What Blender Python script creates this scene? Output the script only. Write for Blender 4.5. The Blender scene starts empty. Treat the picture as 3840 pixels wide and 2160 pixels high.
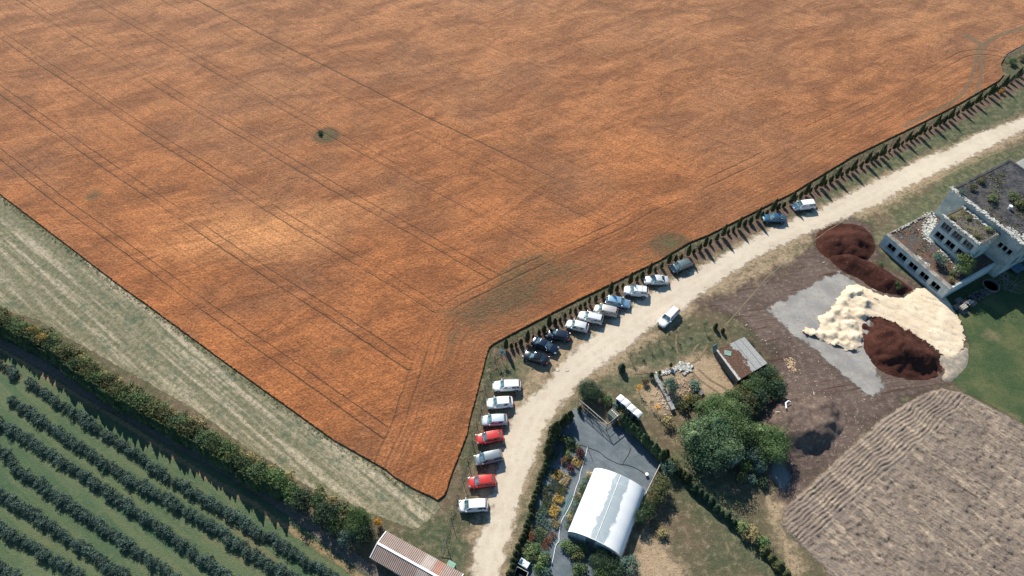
import bpy, bmesh, math, random
import numpy as np
from mathutils import Vector, Matrix
random.seed(7); RNG = np.random.default_rng(7)
C = bpy.context.scene.collection
sc = bpy.context.scene
R = math.radians
# ---------------------------------------------------------------- camera
TH = 53.5; CH = 100.0; FP = 2560.0
cd = bpy.data.cameras.new('camera'); cam = bpy.data.objects.new('camera', cd); C.objects.link(cam)
cd.sensor_width = 36; cd.lens = 24.0; cd.clip_start = 1; cd.clip_end = 9000
cam.location = (0, 0, CH); cam.rotation_euler = (R(90-TH), 0, 0); sc.camera = cam
# ---------------------------------------------------------------- world, sun, exposure
SUN_EL = 38.5; SUN_AZ = 109.5          # direction towards the sun, degrees counter-clockwise from +X
w = bpy.data.worlds.new('World'); sc.world = w; w.use_nodes = True
wn = w.node_tree; bg = wn.nodes['Background']
sky = wn.nodes.new('ShaderNodeTexSky'); sky.sky_type = 'NISHITA'; sky.sun_disc = False
sky.sun_elevation = R(SUN_EL); sky.sun_rotation = R(90-SUN_AZ); sky.altitude = 100; sky.air_density = 1.0; sky.dust_density = 0.6; sky.ozone_density = 1.6
tint = wn.nodes.new('ShaderNodeMix'); tint.data_type = 'RGBA'; tint.blend_type = 'MULTIPLY'; tint.inputs[0].default_value = 1.0; tint.inputs[7].default_value = (.72, 1.0, 1.10, 1)   # tint added to the sky light so that shade turns teal
wn.links.new(sky.outputs[0], tint.inputs[6]); wn.links.new(tint.outputs[2], bg.inputs[0]); bg.inputs[1].default_value = 0.082
sl = bpy.data.lights.new('sun', 'SUN'); sl.energy = 5.0; sl.angle = R(0.5); sl.color = (1.0, 0.92, 0.80)
so = bpy.data.objects.new('sun', sl); C.objects.link(so); so.location = (-30, 80, 120)
sd = Vector((math.cos(R(SUN_AZ))*math.cos(R(SUN_EL)), math.sin(R(SUN_AZ))*math.cos(R(SUN_EL)), math.sin(R(SUN_EL))))
so.rotation_euler = (-sd).to_track_quat('-Z', 'Y').to_euler()
vs = sc.view_settings; vs.view_transform = 'Standard'; vs.look = 'None'; vs.exposure = 0.52; vs.gamma = 1; vs.use_curve_mapping = False
# ---------------------------------------------------------------- survey: photo survey marks -> metres on the ground
st, ct = math.sin(R(TH)), math.cos(R(TH))
def G(px, py, z=0.0):
    u = (px-1920)/FP; v = (py-1080)/FP
    t = (CH-z)/(st+v*ct)
    return (u*t, (ct-v*st)*t)
def GL(pts, z=0.0): return np.array([G(a, b, z) for a, b in pts])
# ---------------------------------------------------------------- numeric helpers
def hsh(i, j, s): 
    v = np.sin(i*127.1+j*311.7+s*74.7)*43758.5453
    return v-np.floor(v)
def vn(x, y, s, seed=0):
    X = np.asarray(x)/s; Y = np.asarray(y)/s; i = np.floor(X); j = np.floor(Y); a = X-i; b = Y-j
    a = a*a*(3-2*a); b = b*b*(3-2*b)
    return (hsh(i,j,seed)*(1-a)+hsh(i+1,j,seed)*a)*(1-b)+(hsh(i,j+1,seed)*(1-a)+hsh(i+1,j+1,seed)*a)*b
def fbm(x, y, s, o=4, seed=0):
    t = 0; a = 1; n = 0
    for k in range(o): t = t+a*vn(x, y, s/2**k, seed+k*13); n += a; a *= .5
    return t/n
def segd(X, Y, a, b):
    dx, dy = b[0]-a[0], b[1]-a[1]; L = dx*dx+dy*dy+1e-12
    t = np.clip(((X-a[0])*dx+(Y-a[1])*dy)/L, 0, 1)
    return (X-a[0]-t*dx)**2+(Y-a[1]-t*dy)**2
def pdist(X, Y, line):
    d = np.full(X.shape, 1e18)
    for i in range(len(line)-1): d = np.minimum(d, segd(X, Y, line[i], line[i+1]))
    return np.sqrt(d)
def sdf(X, Y, poly):
    Y = Y+1.7e-5
    d = np.full(X.shape, 1e18); ins = np.zeros(X.shape, bool); n = len(poly)
    for i in range(n):
        a, b = poly[i], poly[(i+1) % n]; d = np.minimum(d, segd(X, Y, a, b))
        c = (a[1] > Y) != (b[1] > Y)
        if abs(b[1]-a[1]) > 1e-9: ins ^= c & (X < (b[0]-a[0])*(Y-a[1])/(b[1]-a[1])+a[0])
    d = np.sqrt(d); return np.where(ins, d, -d)
def sstep(a, b, x): 
    t = np.clip((x-a)/(b-a), 0, 1); return t*t*(3-2*t)
def smooth_line(pts, n=6, closed=False):
    p = [np.array(q, float) for q in pts]; o = []; m = len(p)
    rng = range(m) if closed else range(m-1)
    for i in rng:
        g = (lambda k: p[k % m]) if closed else (lambda k: p[min(max(k, 0), m-1)])
        a, b, c, d = g(i-1), g(i), g(i+1), g(i+2)
        for k in range(n):
            t = k/n; o.append(.5*((2*b)+(c-a)*t+(2*a-5*b+4*c-d)*t*t+(3*b-a-3*c+d)*t**3))
    if not closed: o.append(p[-1])
    return o
def along(pts, step, start=0.0):
    """points every `step` metres along a polyline, with tangent"""
    out = []; acc = start; pos = 0.0
    for a, b in zip(pts[:-1], pts[1:]):
        a = np.array(a); b = np.array(b); L = np.linalg.norm(b-a)
        while acc <= pos+L:
            t = (acc-pos)/L; out.append((a+(b-a)*t, (b-a)/L)); acc += step
        pos += L
    return out
# ---------------------------------------------------------------- material helper
class M:
    def __init__(s, name):
        s.m = bpy.data.materials.new(name); s.m.use_nodes = True; s.t = s.m.node_tree
        s.b = s.t.nodes['Principled BSDF']; s.o = s.t.nodes['Material Output']
    def n(s, t, ins=None, **pr):
        nd = s.t.nodes.new('ShaderNode'+t)
        for k, v in pr.items(): setattr(nd, k, v)
        for k, v in (ins or {}).items(): s.set(nd.inputs[k], v)
        return nd
    def set(s, sock, v):
        if isinstance(v, bpy.types.NodeSocket): s.t.links.new(v, sock)
        elif isinstance(v, (tuple, list)) and len(v) == 3 and sock.type == 'RGBA': sock.default_value = (*v, 1)
        else: sock.default_value = v
    def pos(s): return s.n('TexCoord').outputs['Object']
    def attr(s, a): return s.n('Attribute', attribute_name=a).outputs['Fac']
    def rnd(s): return s.n('ObjectInfo').outputs['Random']
    def noise(s, scale, vec=None, detail=3, rough=.55, dist=0.0):
        return s.n('TexNoise', {'Vector': vec or s.pos(), 'Scale': scale, 'Detail': detail, 'Roughness': rough, 'Distortion': dist}).outputs[0]
    def rot(s, ang, sx, sy, vec=None):
        a = s.n('VectorRotate', {'Vector': vec or s.pos(), 'Angle': -ang}, rotation_type='Z_AXIS').outputs[0]
        return s.n('VectorMath', {0: a, 1: (sx, sy, 1)}, operation='MULTIPLY').outputs[0]
    def step(s, f, a, b, lo=0.0, hi=1.0):
        return s.n('MapRange', {0: f, 1: a, 2: b, 3: lo, 4: hi}, interpolation_type='SMOOTHSTEP').outputs[0]
    def ma(s, op, a, b=0.0, c=0.0): return s.n('Math', {0: a, 1: b, 2: c}, operation=op).outputs[0]
    def mix(s, f, a, b, mode='MIX'):
        nd = s.n('Mix', data_type='RGBA', blend_type=mode); s.set(nd.inputs[0], f); s.set(nd.inputs[6], a); s.set(nd.inputs[7], b); return nd.outputs[2]
    def val(s, col, f, lo, hi):
        """multiply colour by a factor running from lo to hi with f"""
        k = s.n('MapRange', {0: f, 1: 0.25, 2: 0.75, 3: lo, 4: hi}).outputs[0]
        return s.mix(1.0, col, s.n('CombineColor', {0: k, 1: k, 2: k}).outputs[0], 'MULTIPLY')
    def fin(s, col, rough=.9, bump=None, bd=.1, bs=1.0, alpha=None, metal=0.0, spec=.3, **kw):
        s.set(s.b.inputs['Base Color'], col); s.set(s.b.inputs['Roughness'], rough); s.set(s.b.inputs['Metallic'], metal)
        s.b.inputs['Specular IOR Level'].default_value = spec
        if bump is not None:
            s.t.links.new(s.n('Bump', {'Height': bump, 'Distance': bd, 'Strength': bs}).outputs[0], s.b.inputs['Normal'])
        if alpha is not None: s.set(s.b.inputs['Alpha'], alpha)
        for k, v in kw.items(): s.set(s.b.inputs[k.replace('_', ' ')], v)
        return s.m
    def edge(s, amp, scale, soft, off=0.0, d='d'):
        """ragged edge of a sheet: 1 well inside, broken up by noise near the border"""
        n = s.noise(scale, detail=5, rough=.65)
        e = s.ma('ADD', s.attr(d), s.ma('MULTIPLY', s.ma('SUBTRACT', n, .5), 2*amp))
        return s.step(e, off-soft, off+soft)
# ---------------------------------------------------------------- object helpers
def tag(o, label=None, cat=None, group=None, kind=None):
    if label: o['label'] = label
    if cat: o['category'] = cat
    if group: o['group'] = group
    if kind: o['kind'] = kind
    return o
def empty(name, loc, rz=0.0, label=None, cat=None, group=None):
    o = bpy.data.objects.new(name, None); C.objects.link(o); o.location = loc; o.rotation_euler = (0, 0, rz)
    o.empty_display_size = .3
    return tag(o, label, cat, group)
def link(name, me, parent=None, loc=(0,0,0), rz=0.0, sc_=None):
    o = bpy.data.objects.new(name, me); C.objects.link(o); o.location = loc; o.rotation_euler = (0, 0, rz)
    if sc_ is not None: o.scale = sc_
    if parent is not None: o.parent = parent
    return o
class MB:
    def __init__(s): s.v = []; s.f = []; s.mi = []
    def add(s, v, f, m=0):
        k = len(s.v); s.v += [tuple(map(float, q)) for q in v]; s.f += [tuple(int(i)+k for i in q) for q in f]; s.mi += [m]*len(f); return s
    def box(s, c, d, rz=0.0, ax=None, m=0):
        x, y, z = d[0]/2, d[1]/2, d[2]/2; q = Matrix.Rotation(rz, 3, 'Z') if ax is None else ax
        vs_ = [Vector(c)+q @ Vector((a*x, b*y, e*z)) for a in (-1, 1) for b in (-1, 1) for e in (-1, 1)]
        return s.add(vs_, [(0,1,3,2), (4,6,7,5), (0,4,5,1), (2,3,7,6), (0,2,6,4), (1,5,7,3)], m)
    def tube(s, pts, r, n=6, m=0, r2=None):
        P = [Vector(p) for p in pts]; k0 = len(s.v); L = len(P)
        for i, p in enumerate(P):
            t = (P[min(i+1, L-1)]-P[max(i-1, 0)]).normalized()
            a = t.cross(Vector((0, 0, 1))); a = a.normalized() if a.length > 1e-4 else Vector((1, 0, 0)); b = t.cross(a)
            rr = r if r2 is None else r+(r2-r)*i/(L-1)
            s.v += [tuple(p+a*math.cos(2*math.pi*j/n)*rr+b*math.sin(2*math.pi*j/n)*rr) for j in range(n)]
        for i in range(L-1):
            for j in range(n): s.f.append((k0+i*n+j, k0+i*n+(j+1) % n, k0+(i+1)*n+(j+1) % n, k0+(i+1)*n+j)); s.mi.append(m)
        s.f += [tuple(k0+j for j in range(n))[::-1], tuple(k0+(L-1)*n+j for j in range(n))]; s.mi += [m, m]; return s
    def lathe(s, prof, n=10, c=(0,0,0), m=0, jit=0.0):
        k0 = len(s.v)
        for (r, z) in prof:
            for j in range(n):
                q = r*(1+random.uniform(-jit, jit)); s.v.append((c[0]+q*math.cos(2*math.pi*j/n), c[1]+q*math.sin(2*math.pi*j/n), c[2]+z))
        for i in range(len(prof)-1):
            for j in range(n): s.f.append((k0+i*n+j, k0+i*n+(j+1) % n, k0+(i+1)*n+(j+1) % n, k0+(i+1)*n+j)); s.mi.append(m)
        s.f += [tuple(k0+j for j in range(n))[::-1], tuple(k0+(len(prof)-1)*n+j for j in range(n))]; s.mi += [m, m]; return s
    def poly(s, pts, z0, z1, m=0):
        n = len(pts); a = [(p[0], p[1], z0) for p in pts]+[(p[0], p[1], z1) for p in pts]
        return s.add(a, [tuple(range(n))[::-1], tuple(range(n, 2*n))]+[(i, (i+1) % n, n+(i+1) % n, n+i) for i in range(n)], m)
    def mesh(s, name, mats, smooth=False, bevel=0.0):
        me = bpy.data.meshes.new(name); me.from_pydata(s.v, [], s.f)
        for mm in (mats if isinstance(mats, (list, tuple)) else [mats]): me.materials.append(mm)
        me.polygons.foreach_set('material_index', s.mi)
        if bevel or smooth:
            bm = bmesh.new(); bm.from_mesh(me); bmesh.ops.recalc_face_normals(bm, faces=bm.faces)
            if bevel: bmesh.ops.bevel(bm, geom=[e for e in bm.edges if len(e.link_faces) == 2 and e.calc_face_angle(0) > .5], offset=bevel, segments=2, affect='EDGES', profile=.6)
            bm.to_mesh(me); bm.free()
            if smooth: me.polygons.foreach_set('use_smooth', [True]*len(me.polygons))
        me.update(); return me
    def obj(s, name, mats, parent=None, loc=(0,0,0), rz=0.0, smooth=False, bevel=0.0): return link(name, s.mesh(name, mats, smooth, bevel), parent, loc, rz)
def npmesh(name, V, F, mats, attrs=None, smooth=False):
    me = bpy.data.meshes.new(name); nv, nf, k = len(V), len(F), F.shape[1]
    me.vertices.add(nv); me.vertices.foreach_set('co', np.ascontiguousarray(V, np.float32).ravel())
    me.loops.add(nf*k); me.loops.foreach_set('vertex_index', np.ascontiguousarray(F, np.int32).ravel())
    me.polygons.add(nf); me.polygons.foreach_set('loop_start', np.arange(0, nf*k, k, dtype=np.int32))
    for a, val in (attrs or {}).items():
        at = me.attributes.new(a, 'FLOAT', 'POINT'); at.data.foreach_set('value', np.ascontiguousarray(val, np.float32))
    for mm in (mats if isinstance(mats, (list, tuple)) else [mats]): me.materials.append(mm)
    me.update(calc_edges=True); me.validate()
    if smooth: me.polygons.foreach_set('use_smooth', [True]*nf)
    return me
def sheet(name, fd, bounds, z, res, margin, mat, attrs=None, zf=None, smooth=True, kind='structure', xs=None, ys=None):
    x0, x1, y0, y1 = bounds or (0, 1, 0, 1)
    xs = np.arange(x0, x1+res, res) if xs is None else xs; ys = np.arange(y0, y1+res, res) if ys is None else ys
    X, Y = np.meshgrid(xs, ys); X = X.ravel(); Y = Y.ravel(); nx, ny = len(xs), len(ys)
    D = fd(X, Y); Z = np.full(X.shape, float(z)) if zf is None else z+zf(X, Y, D)
    i, j = np.meshgrid(np.arange(nx-1), np.arange(ny-1)); a = (j*nx+i).ravel()
    F = np.stack([a, a+1, a+nx+1, a+nx], 1); F = F[(D[F] > -margin).any(1)]
    used = np.unique(F); mp = np.zeros(len(X), int); mp[used] = np.arange(len(used))
    at = {'d': D[used]}
    for k, f in (attrs or {}).items(): at[k] = f(X[used], Y[used])
    me = npmesh(name, np.stack([X, Y, Z], 1)[used], mp[F], mat, at, smooth)
    o = link(name, me); tag(o, kind=kind); return o
def bnd(P, m=2): P = np.array(P); return (P[:,0].min()-m, P[:,0].max()+m, P[:,1].min()-m, P[:,1].max()+m)
def polysheet(name, P, z, res, margin, mat, **k): return sheet(name, lambda X, Y: sdf(X, Y, P), bnd(P, margin+res), z, res, margin, mat, **k)
# ================================================================ SETTING
SDIR = R(-35.5)                                     # drilling direction of the field
field_right = [(1641,1873),(1669,1850),(1688,1785),(1724,1693),(1749,1630),(1765,1550),(1780,1501),(1813,1371),(1830,1305),(1846,1287),(2012,1200),(2150,1129),(2316,1049),(2476,972),(2586,905),(2651,880),(2972,720),(3201,581),(3405,482),(3584,393),(3748,298),(3764,278),(3755,239),(3772,203),(3840,165),(4200,10)]
field_left = [(-500,380),(0,726),(134,827),(447,1066),(551,1140),(835,1349),(1252,1647),(1443,1755),(1479,1785),(1548,1827),(1617,1859)]
FR = GL(field_right, .45); FL = GL(field_left, .45)
FP_ = list(map(tuple, FL))+list(map(tuple, FR))+[(400, 230), (400, 420), (-400, 420), (-400, 250)]
hed = FR[1:21]
# road
road_l = [(3980,385),(3840,440),(3653,507),(3557,560),(3488,582),(3364,640),(3240,698),(3169,733),(3059,791),(2962,829),(2866,871),(2783,915),(2730,947),(2619,1008),(2517,1055),(2437,1099),(2371,1148),(2321,1187),(2266,1228),(2213,1262),(2155,1310),(2110,1360),(2073,1410),(2026,1462),(1976,1498),(1943,1531),(1915,1581),(1893,1640),(1876,1705),(1865,1771),(1840,1862),(1838,1925),(1800,2008),(1783,2064),(1772,2160),(1765,2300)]
road_r = [(1855,2300),(1875,2160),(1900,2065),(1917,1995),(1933,1926),(1955,1851),(1986,1760),(1997,1743),(2022,1660),(2047,1600),(2069,1564),(2108,1509),(2153,1468),(2175,1437),(2211,1407),(2300,1340),(2369,1287),(2416,1247),(2463,1212),(2564,1159),(2619,1110),(2702,1055),(2810,980),(2921,923),(3031,879),(3114,843),(3197,805),(3300,765),(3378,715),(3488,662),(3599,610),(3709,556),(3840,487),(4000,415)]
RP = list(map(tuple, GL(road_l+road_r)))
lawn_p = GL([(3530,1110),(3590,1170),(3640,1300),(3590,1400),(3560,1425),(3610,1468),(3733,1530),(3840,1588),(4100,1740),(4300,900),(3740,1000)])
pad_p = GL([(2879,1155),(2950,1120),(3089,1043),(3143,1023),(3200,1050),(3270,1120),(3250,1300),(3300,1420),(3312,1462),(3265,1492),(3200,1440),(3094,1351),(3035,1292),(2962,1248)])
plough_p = GL([(2939,1906),(3174,1690),(3317,1563),(3454,1479),(3532,1456),(3606,1472),(3733,1538),(3840,1597),(4200,1800),(4200,2700),(3500,2700),(3120,2160),(2998,2038),(2929,1970)])
nurs_p = GL([(1925,2260),(1948,2130),(1972,2010),(2004,1890),(2045,1740),(2072,1650),(2112,1580),(2165,1520),(2215,1565),(2285,1598),(2338,1600),(2400,1655),(2475,1725),(2450,1810),(2420,1862),(2390,1940),(2330,2095),(2255,2105),(2240,2160),(2230,2260)])
yard_p = GL([(2590,1130),(2720,1085),(2860,1040),(2960,985),(3040,900),(3090,840),(3160,800),(3290,850),(3290,930),(3420,1060),(3560,1120),(3640,1300),(3590,1440),(3480,1500),(3320,1590),(3170,1720),(2985,1900),(2900,1860),(2900,1740),(2820,1600),(2860,1480),(2900,1400),(2870,1330),(2800,1250),(2700,1180),(2600,1175)])
orch_p = GL([(-400,1050),(-100,1200),(0,1262),(193,1350),(303,1430),(500,1566),(776,1715),(942,1826),(1080,1880),(1146,1950),(1300,2075),(1420,2165),(1500,2260),(-700,2300)])
stub_p = GL([(-500,360),(0,710),(134,815),(447,1054),(551,1128),(835,1337),(1252,1635),(1443,1745),(1617,1855),(1660,1900),(1560,1990),(1390,1925),(1293,1882),(1195,1850),(914,1670),(720,1530),(469,1388),(276,1280),(138,1200),(0,1158),(-500,900)])

# ---- base ground
def zone(P): return lambda X, Y: np.clip(sdf(X, Y, P), -30, 30)
sandP = [GL([(2520,1350),(2620,1310),(2690,1345),(2740,1430),(2790,1480),(2760,1510),(2690,1500),(2640,1480),(2590,1420),(2540,1395),(2440,1400),(2330,1410),(2300,1395),(2420,1372)]),
         GL([(2380,1480),(2450,1400),(2600,1395),(2560,1500),(2500,1560),(2430,1530)]),
         GL([(2700,1090),(2900,1000),(3020,925),(3070,950),(3000,1030),(2880,1115),(2760,1135)]), GL([(2790,1100),(2950,1010),(3010,985),(3050,1010),(2960,1070),(2850,1130)]),
         GL([(2400,1990),(2480,2030),(2600,2160),(2450,2230),(2360,2120)]),
         GL([(2880,1880),(2960,1780),(3090,1640),(3180,1560),(3230,1500),(3330,1520),(3200,1680),(2990,1880),(2930,1960),(3030,2160),(2960,2160),(2900,2000)])]
sandP += [GL([(1960,1340),(2130,1270),(2340,1150),(2470,1090),(2500,1075),(2440,1110),(2330,1200),(2150,1330),(2000,1470),(1900,1650),(1840,1900),(1790,2050),(1760,2040),(1790,1850),(1850,1600),(1940,1470)]),
   GL([(2180,1440),(2420,1260),(2560,1170),(2750,1040),(2900,960),(2980,930),(3000,970),(2860,1040),(2700,1110),(2560,1200),(2450,1280),(2330,1360),(2220,1450)])]
def fsand(X, Y):
    d = np.full(X.shape, -30.0)
    for P in sandP: d = np.maximum(d, sdf(X, Y, P))
    d = np.maximum(d, 0.6-np.abs(pdist(X, Y, np.array(RP[:len(road_l)])))*.9)
    return np.maximum(d, 1.2-np.abs(pdist(X, Y, np.array(RP[len(road_l):])))*.8)
greenP = [GL([(2790,880),(3000,770),(3240,640),(3500,500),(3840,330),(4100,200),(4100,300),(3840,420),(3600,520),(3400,610),(3200,700),(3000,800),(2800,895)]),
          GL([(3290,930),(3440,1010),(3530,1130),(3500,1130),(3400,1060),(3270,960)]),
          GL([(1890,1370),(1960,1340),(2010,1400),(1960,1450),(1900,1430)]),
          GL([(1880,2160),(1930,1990),(1990,1800),(2040,1650),(2100,1540),(2150,1480),(2180,1450),(2160,1530),(2060,1660),(2010,1800),(1950,2000),(1910,2160)]),
          GL([(2240,1440),(2330,1400),(2440,1380),(2420,1330),(2520,1290),(2650,1230),(2620,1330),(2500,1380),(2440,1440),(2330,1460)]),
          GL([(2500,1700),(2570,1700),(2700,1830),(2900,2060),(2960,2200),(2900,2200),(2650,1930),(2490,1780)]),
          GL([(1530,1960),(1700,1960),(1760,2060),(1730,2160),(1660,2130)]),
          GL([(3060,800),(3300,880),(3560,640),(3840,540),(3900,600),(3600,700),(3500,800),(3330,870),(3290,930),(3120,860)])]
def fgreen(X, Y):
    d = np.full(X.shape, -30.0)
    for P in greenP: d = np.maximum(d, sdf(X, Y, P))
    return d
fence_px = [(1650,2125),(1675,2036),(1695,1957),(1716,1882),(1736,1813),(1754,1742),(1774,1665),(1792,1590),(1808,1524),(1826,1463),(1842,1405),(1860,1345),(1880,1306),(1922,1290),(2030,1233),(2186,1152),(2336,1072),(2482,1001),(2618,934),(2985,748),(3215,608),(3420,508),(3600,418),(3765,326),(3900,245),(4050,170)]
FEN = GL(fence_px)
def fbare(X, Y): return 1.5-pdist(X+.25, Y+1.4, FEN[12:])          # bare soil kept open along the young thujas
m = M('dry_grass_ground'); n1 = m.noise(.12, detail=5); n2 = m.noise(.9, detail=6, rough=.7); n3 = m.noise(5.5, detail=3, rough=.7)
c = m.mix(m.step(n1, .38, .62), (.135,.105,.068), (.085,.090,.050)); c = m.mix(m.ma('MULTIPLY', m.step(n2, .48, .7), .85), c, (.235,.185,.12)); 
g = m.ma('MULTIPLY', m.edge(2.6, .4, 1.0, d='green'), .85); c = m.mix(g, c, m.mix(m.step(n2, .38, .62), (.060,.084,.046), (.135,.130,.075)))
b = m.edge(.5, .9, .3, d='bare'); c = m.mix(m.ma('MULTIPLY', b, .75), c, (.17,.112,.082))
nq = m.noise(1.7, detail=5, rough=.75); s = m.ma('MULTIPLY', m.edge(3.2, .38, 1.0, d='sand'), m.step(m.ma('ADD', nq, m.ma('MULTIPLY', m.attr('sand'), .05)), .38, .58, .15, .85)); s = m.ma('MULTIPLY', s, m.ma('SUBTRACT', 1.0, m.ma('MULTIPLY', g, .8))); c = m.mix(s, c, m.mix(n2, (.43,.32,.21), (.36,.265,.175)))
c = m.val(c, n3, .6, 1.42); c = m.val(c, n2, .8, 1.18)
mat = m.fin(c, .95, m.ma('ADD', m.ma('MULTIPLY', n3, .6), n2), .18, 1, spec=.15)
xs = np.concatenate([-np.geomspace(165, 5000, 16)[::-1], np.arange(-160, 160, 1.0), np.geomspace(165, 5000, 16)])
ys = np.concatenate([-np.geomspace(10, 3000, 12)[::-1], np.arange(0, 215, 1.0), np.geomspace(220, 6000, 18)])
sheet('ground', lambda X, Y: X*0+9, None, 0, 1, 1, mat, {'sand': fsand, 'green': fgreen, 'bare': fbare}, xs=xs, ys=ys)

# ---- stubble / mown strip beside the field
m = M('mown_strip'); v = m.rot(R(-37.5), .035, .75); n1 = m.noise(1.0, v, 5, .6); n2 = m.noise(1.3, detail=5, rough=.7); n3 = m.noise(5, detail=3, rough=.75); n0 = m.noise(.06, detail=2)
c = m.mix(m.step(n2, .35, .65), (.108,.120,.070), (.225,.195,.128))
v2 = m.rot(R(-37.5), .02, .22); big = m.noise(1.0, v2, 3)
st_ = m.ma('MULTIPLY', m.step(n1, .44, .62), m.step(big, .32, .55)); c = m.mix(m.ma('MULTIPLY', st_, m.step(n2, .3, .65, .15, .8)), c, (.50,.42,.31))
c = m.mix(m.ma('MULTIPLY', m.step(m.noise(.35, detail=4), .54, .68), .6), c, (.070,.110,.070)); c = m.val(c, n3, .6, 1.45)
mat = m.fin(c, .95, m.ma('ADD', n3, n1), .12, 1.0, alpha=m.edge(.5, .8, .15), spec=.12)
polysheet('mown_grass_strip', stub_p, .012, 1.0, .6, mat)

# ---- orchard grass
m = M('orchard_grass'); v = m.rot(R(-33.5), .05, .5); n1 = m.noise(1.0, v, 4, .6); n2 = m.noise(1.1, detail=5, rough=.7); n3 = m.noise(5, detail=3, rough=.75)
c = m.mix(m.step(n1, .38, .62), (.066,.112,.060), (.110,.140,.074)); c = m.mix(m.ma('MULTIPLY', m.step(n2, .5, .72), .7), c, (.145,.150,.085)); c = m.val(c, n3, .66, 1.34)
c = m.mix(m.ma('MULTIPLY', m.step(m.noise(.45, v, 4), .56, .66), .6), c, (.20,.15,.085))
mat = m.fin(c, .95, m.ma('ADD', n3, n2), .12, 1.0, alpha=m.edge(.6, .8, .15), spec=.12)
polysheet('orchard_grass', orch_p, .024, 1.0, .7, mat)
def track(name, px, hw, z, cols, amp=.35, sc_=1.2, soft=.2, res=.5):
    P = np.array(smooth_line(GL(px), 4)); m = M(name); n2 = m.noise(1.6, detail=5, rough=.7); n3 = m.noise(6, detail=3)
    c = m.val(m.mix(m.step(n2, .35, .65), *cols), n3, .75, 1.25)
    mat = m.fin(c, .95, n3, .08, .8, alpha=m.ma('MULTIPLY', m.edge(amp, sc_, soft), .9), spec=.12)
    return sheet(name, lambda X, Y: hw-pdist(X, Y, P), bnd(P, hw+1), z, res, amp+soft, mat)
track('grass_track', [(-60,1270),(88,1359),(200,1430),(304,1492),(500,1610),(677,1726),(840,1826),(969,1900),(1000,1926),(1342,2155),(1450,2230)], .42, .036, ((.30,.21,.12),(.20,.17,.09)), .5)
track('dirt_track', [(-60,1255),(120,1345),(330,1475),(500,1570),(640,1650),(800,1735),(1000,1858),(1122,1940),(1293,2072),(1415,2160),(1500,2230)], .75, .048, ((.20,.16,.14),(.13,.12,.09)), .5)

for i_, px_ in enumerate([[(2400,1395),(2500,1385),(2570,1370),(2620,1345),(2650,1300)],[(2590,1385),(2620,1420),(2660,1450),(2705,1480)],[(2575,1372),(2540,1320),(2535,1270),(2545,1230)],[(2625,1350),(2600,1320),(2620,1290)],[(2620,1385),(2665,1425),(2720,1455)],[(2380,1402),(2480,1392),(2560,1382),(2600,1372)]]):
    track('wheel_rut', px_, .16, .062+i_*.003, ((.20,.14,.095),(.26,.19,.13)), .16, 2.0, .08, .25)
# ---- gravel road
m = M('gravel_road'); n1 = m.noise(.10, detail=4); n2 = m.noise(.8, detail=5, rough=.65, dist=.6); n3 = m.noise(6, detail=3)
c = m.mix(m.step(n1, .35, .65), (.56,.49,.39), (.51,.44,.345)); c = m.mix(m.step(n2, .45, .75), c, (.46,.385,.29)); c = m.val(c, n3, .9, 1.09)
tr = m.ma('ABSOLUTE', m.ma('SUBTRACT', m.attr('d'), 1.9)); tr = m.step(m.ma('ADD', tr, m.ma('MULTIPLY', n2, .8)), .2, 1.1); c = m.mix(m.ma('MULTIPLY', m.ma('SUBTRACT', 1.0, tr), .45), c, (.60,.53,.425))
mat = m.fin(c, .9, n3, .05, .6, alpha=m.edge(1.9, .7, .5, .0), spec=.2)
polysheet('gravel_road', RP, .06, .8, 2.6, mat)

# ---- nursery ground cover fabric
m = M('nursery_fabric'); v = m.rot(R(-38), .25, 3.0); n1 = m.noise(1.0, v, 3); n2 = m.noise(.35, detail=5, rough=.65); n3 = m.noise(2.2, detail=4, rough=.7)
c = m.mix(m.step(n2, .35, .68), (.066,.090,.108), (.115,.140,.158)); c = m.val(c, n1, .82, 1.2); c = m.mix(m.ma('MULTIPLY', m.step(n3, .56, .74), .55), c, (.21,.215,.22))
mat = m.fin(c, .62, n3, .05, .6, alpha=m.edge(.25, 1.2, .06), spec=.4)
polysheet('nursery_ground', nurs_p, .036, .7, .35, mat)

# ---- yard dirt with wood chip
m = M('yard_dirt'); n1 = m.noise(.16, detail=5); n2 = m.noise(1.2, detail=6, rough=.7); n3 = m.noise(7, detail=3, rough=.7); v = m.rot(R(10), .12, 1.3); n4 = m.noise(1, v, 4)
c = m.mix(m.step(n1, .36, .64), (.150,.110,.092), (.105,.077,.065)); c = m.mix(m.step(n2, .48, .70), c, (.235,.18,.145)); c = m.mix(m.step(n4, .56, .7), c, (.085,.05,.04))
c = m.mix(m.step(m.noise(5.5, detail=2), .70, .78), c, (.34,.26,.2)); c = m.val(c, n3, .7, 1.3)
mat = m.fin(c, .95, m.ma('ADD', n3, m.ma('ADD', n4, n2)), .15, 1.0, alpha=m.ma('MULTIPLY', m.edge(5.5, .22, 1.6, .9), m.step(m.ma('ADD', n2, m.ma('MULTIPLY', m.attr('d'), .06)), .25, .5, .55, 1)), spec=.1)
polysheet('yard_dirt', yard_p, .022, 1.0, 4.5, mat)

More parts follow.
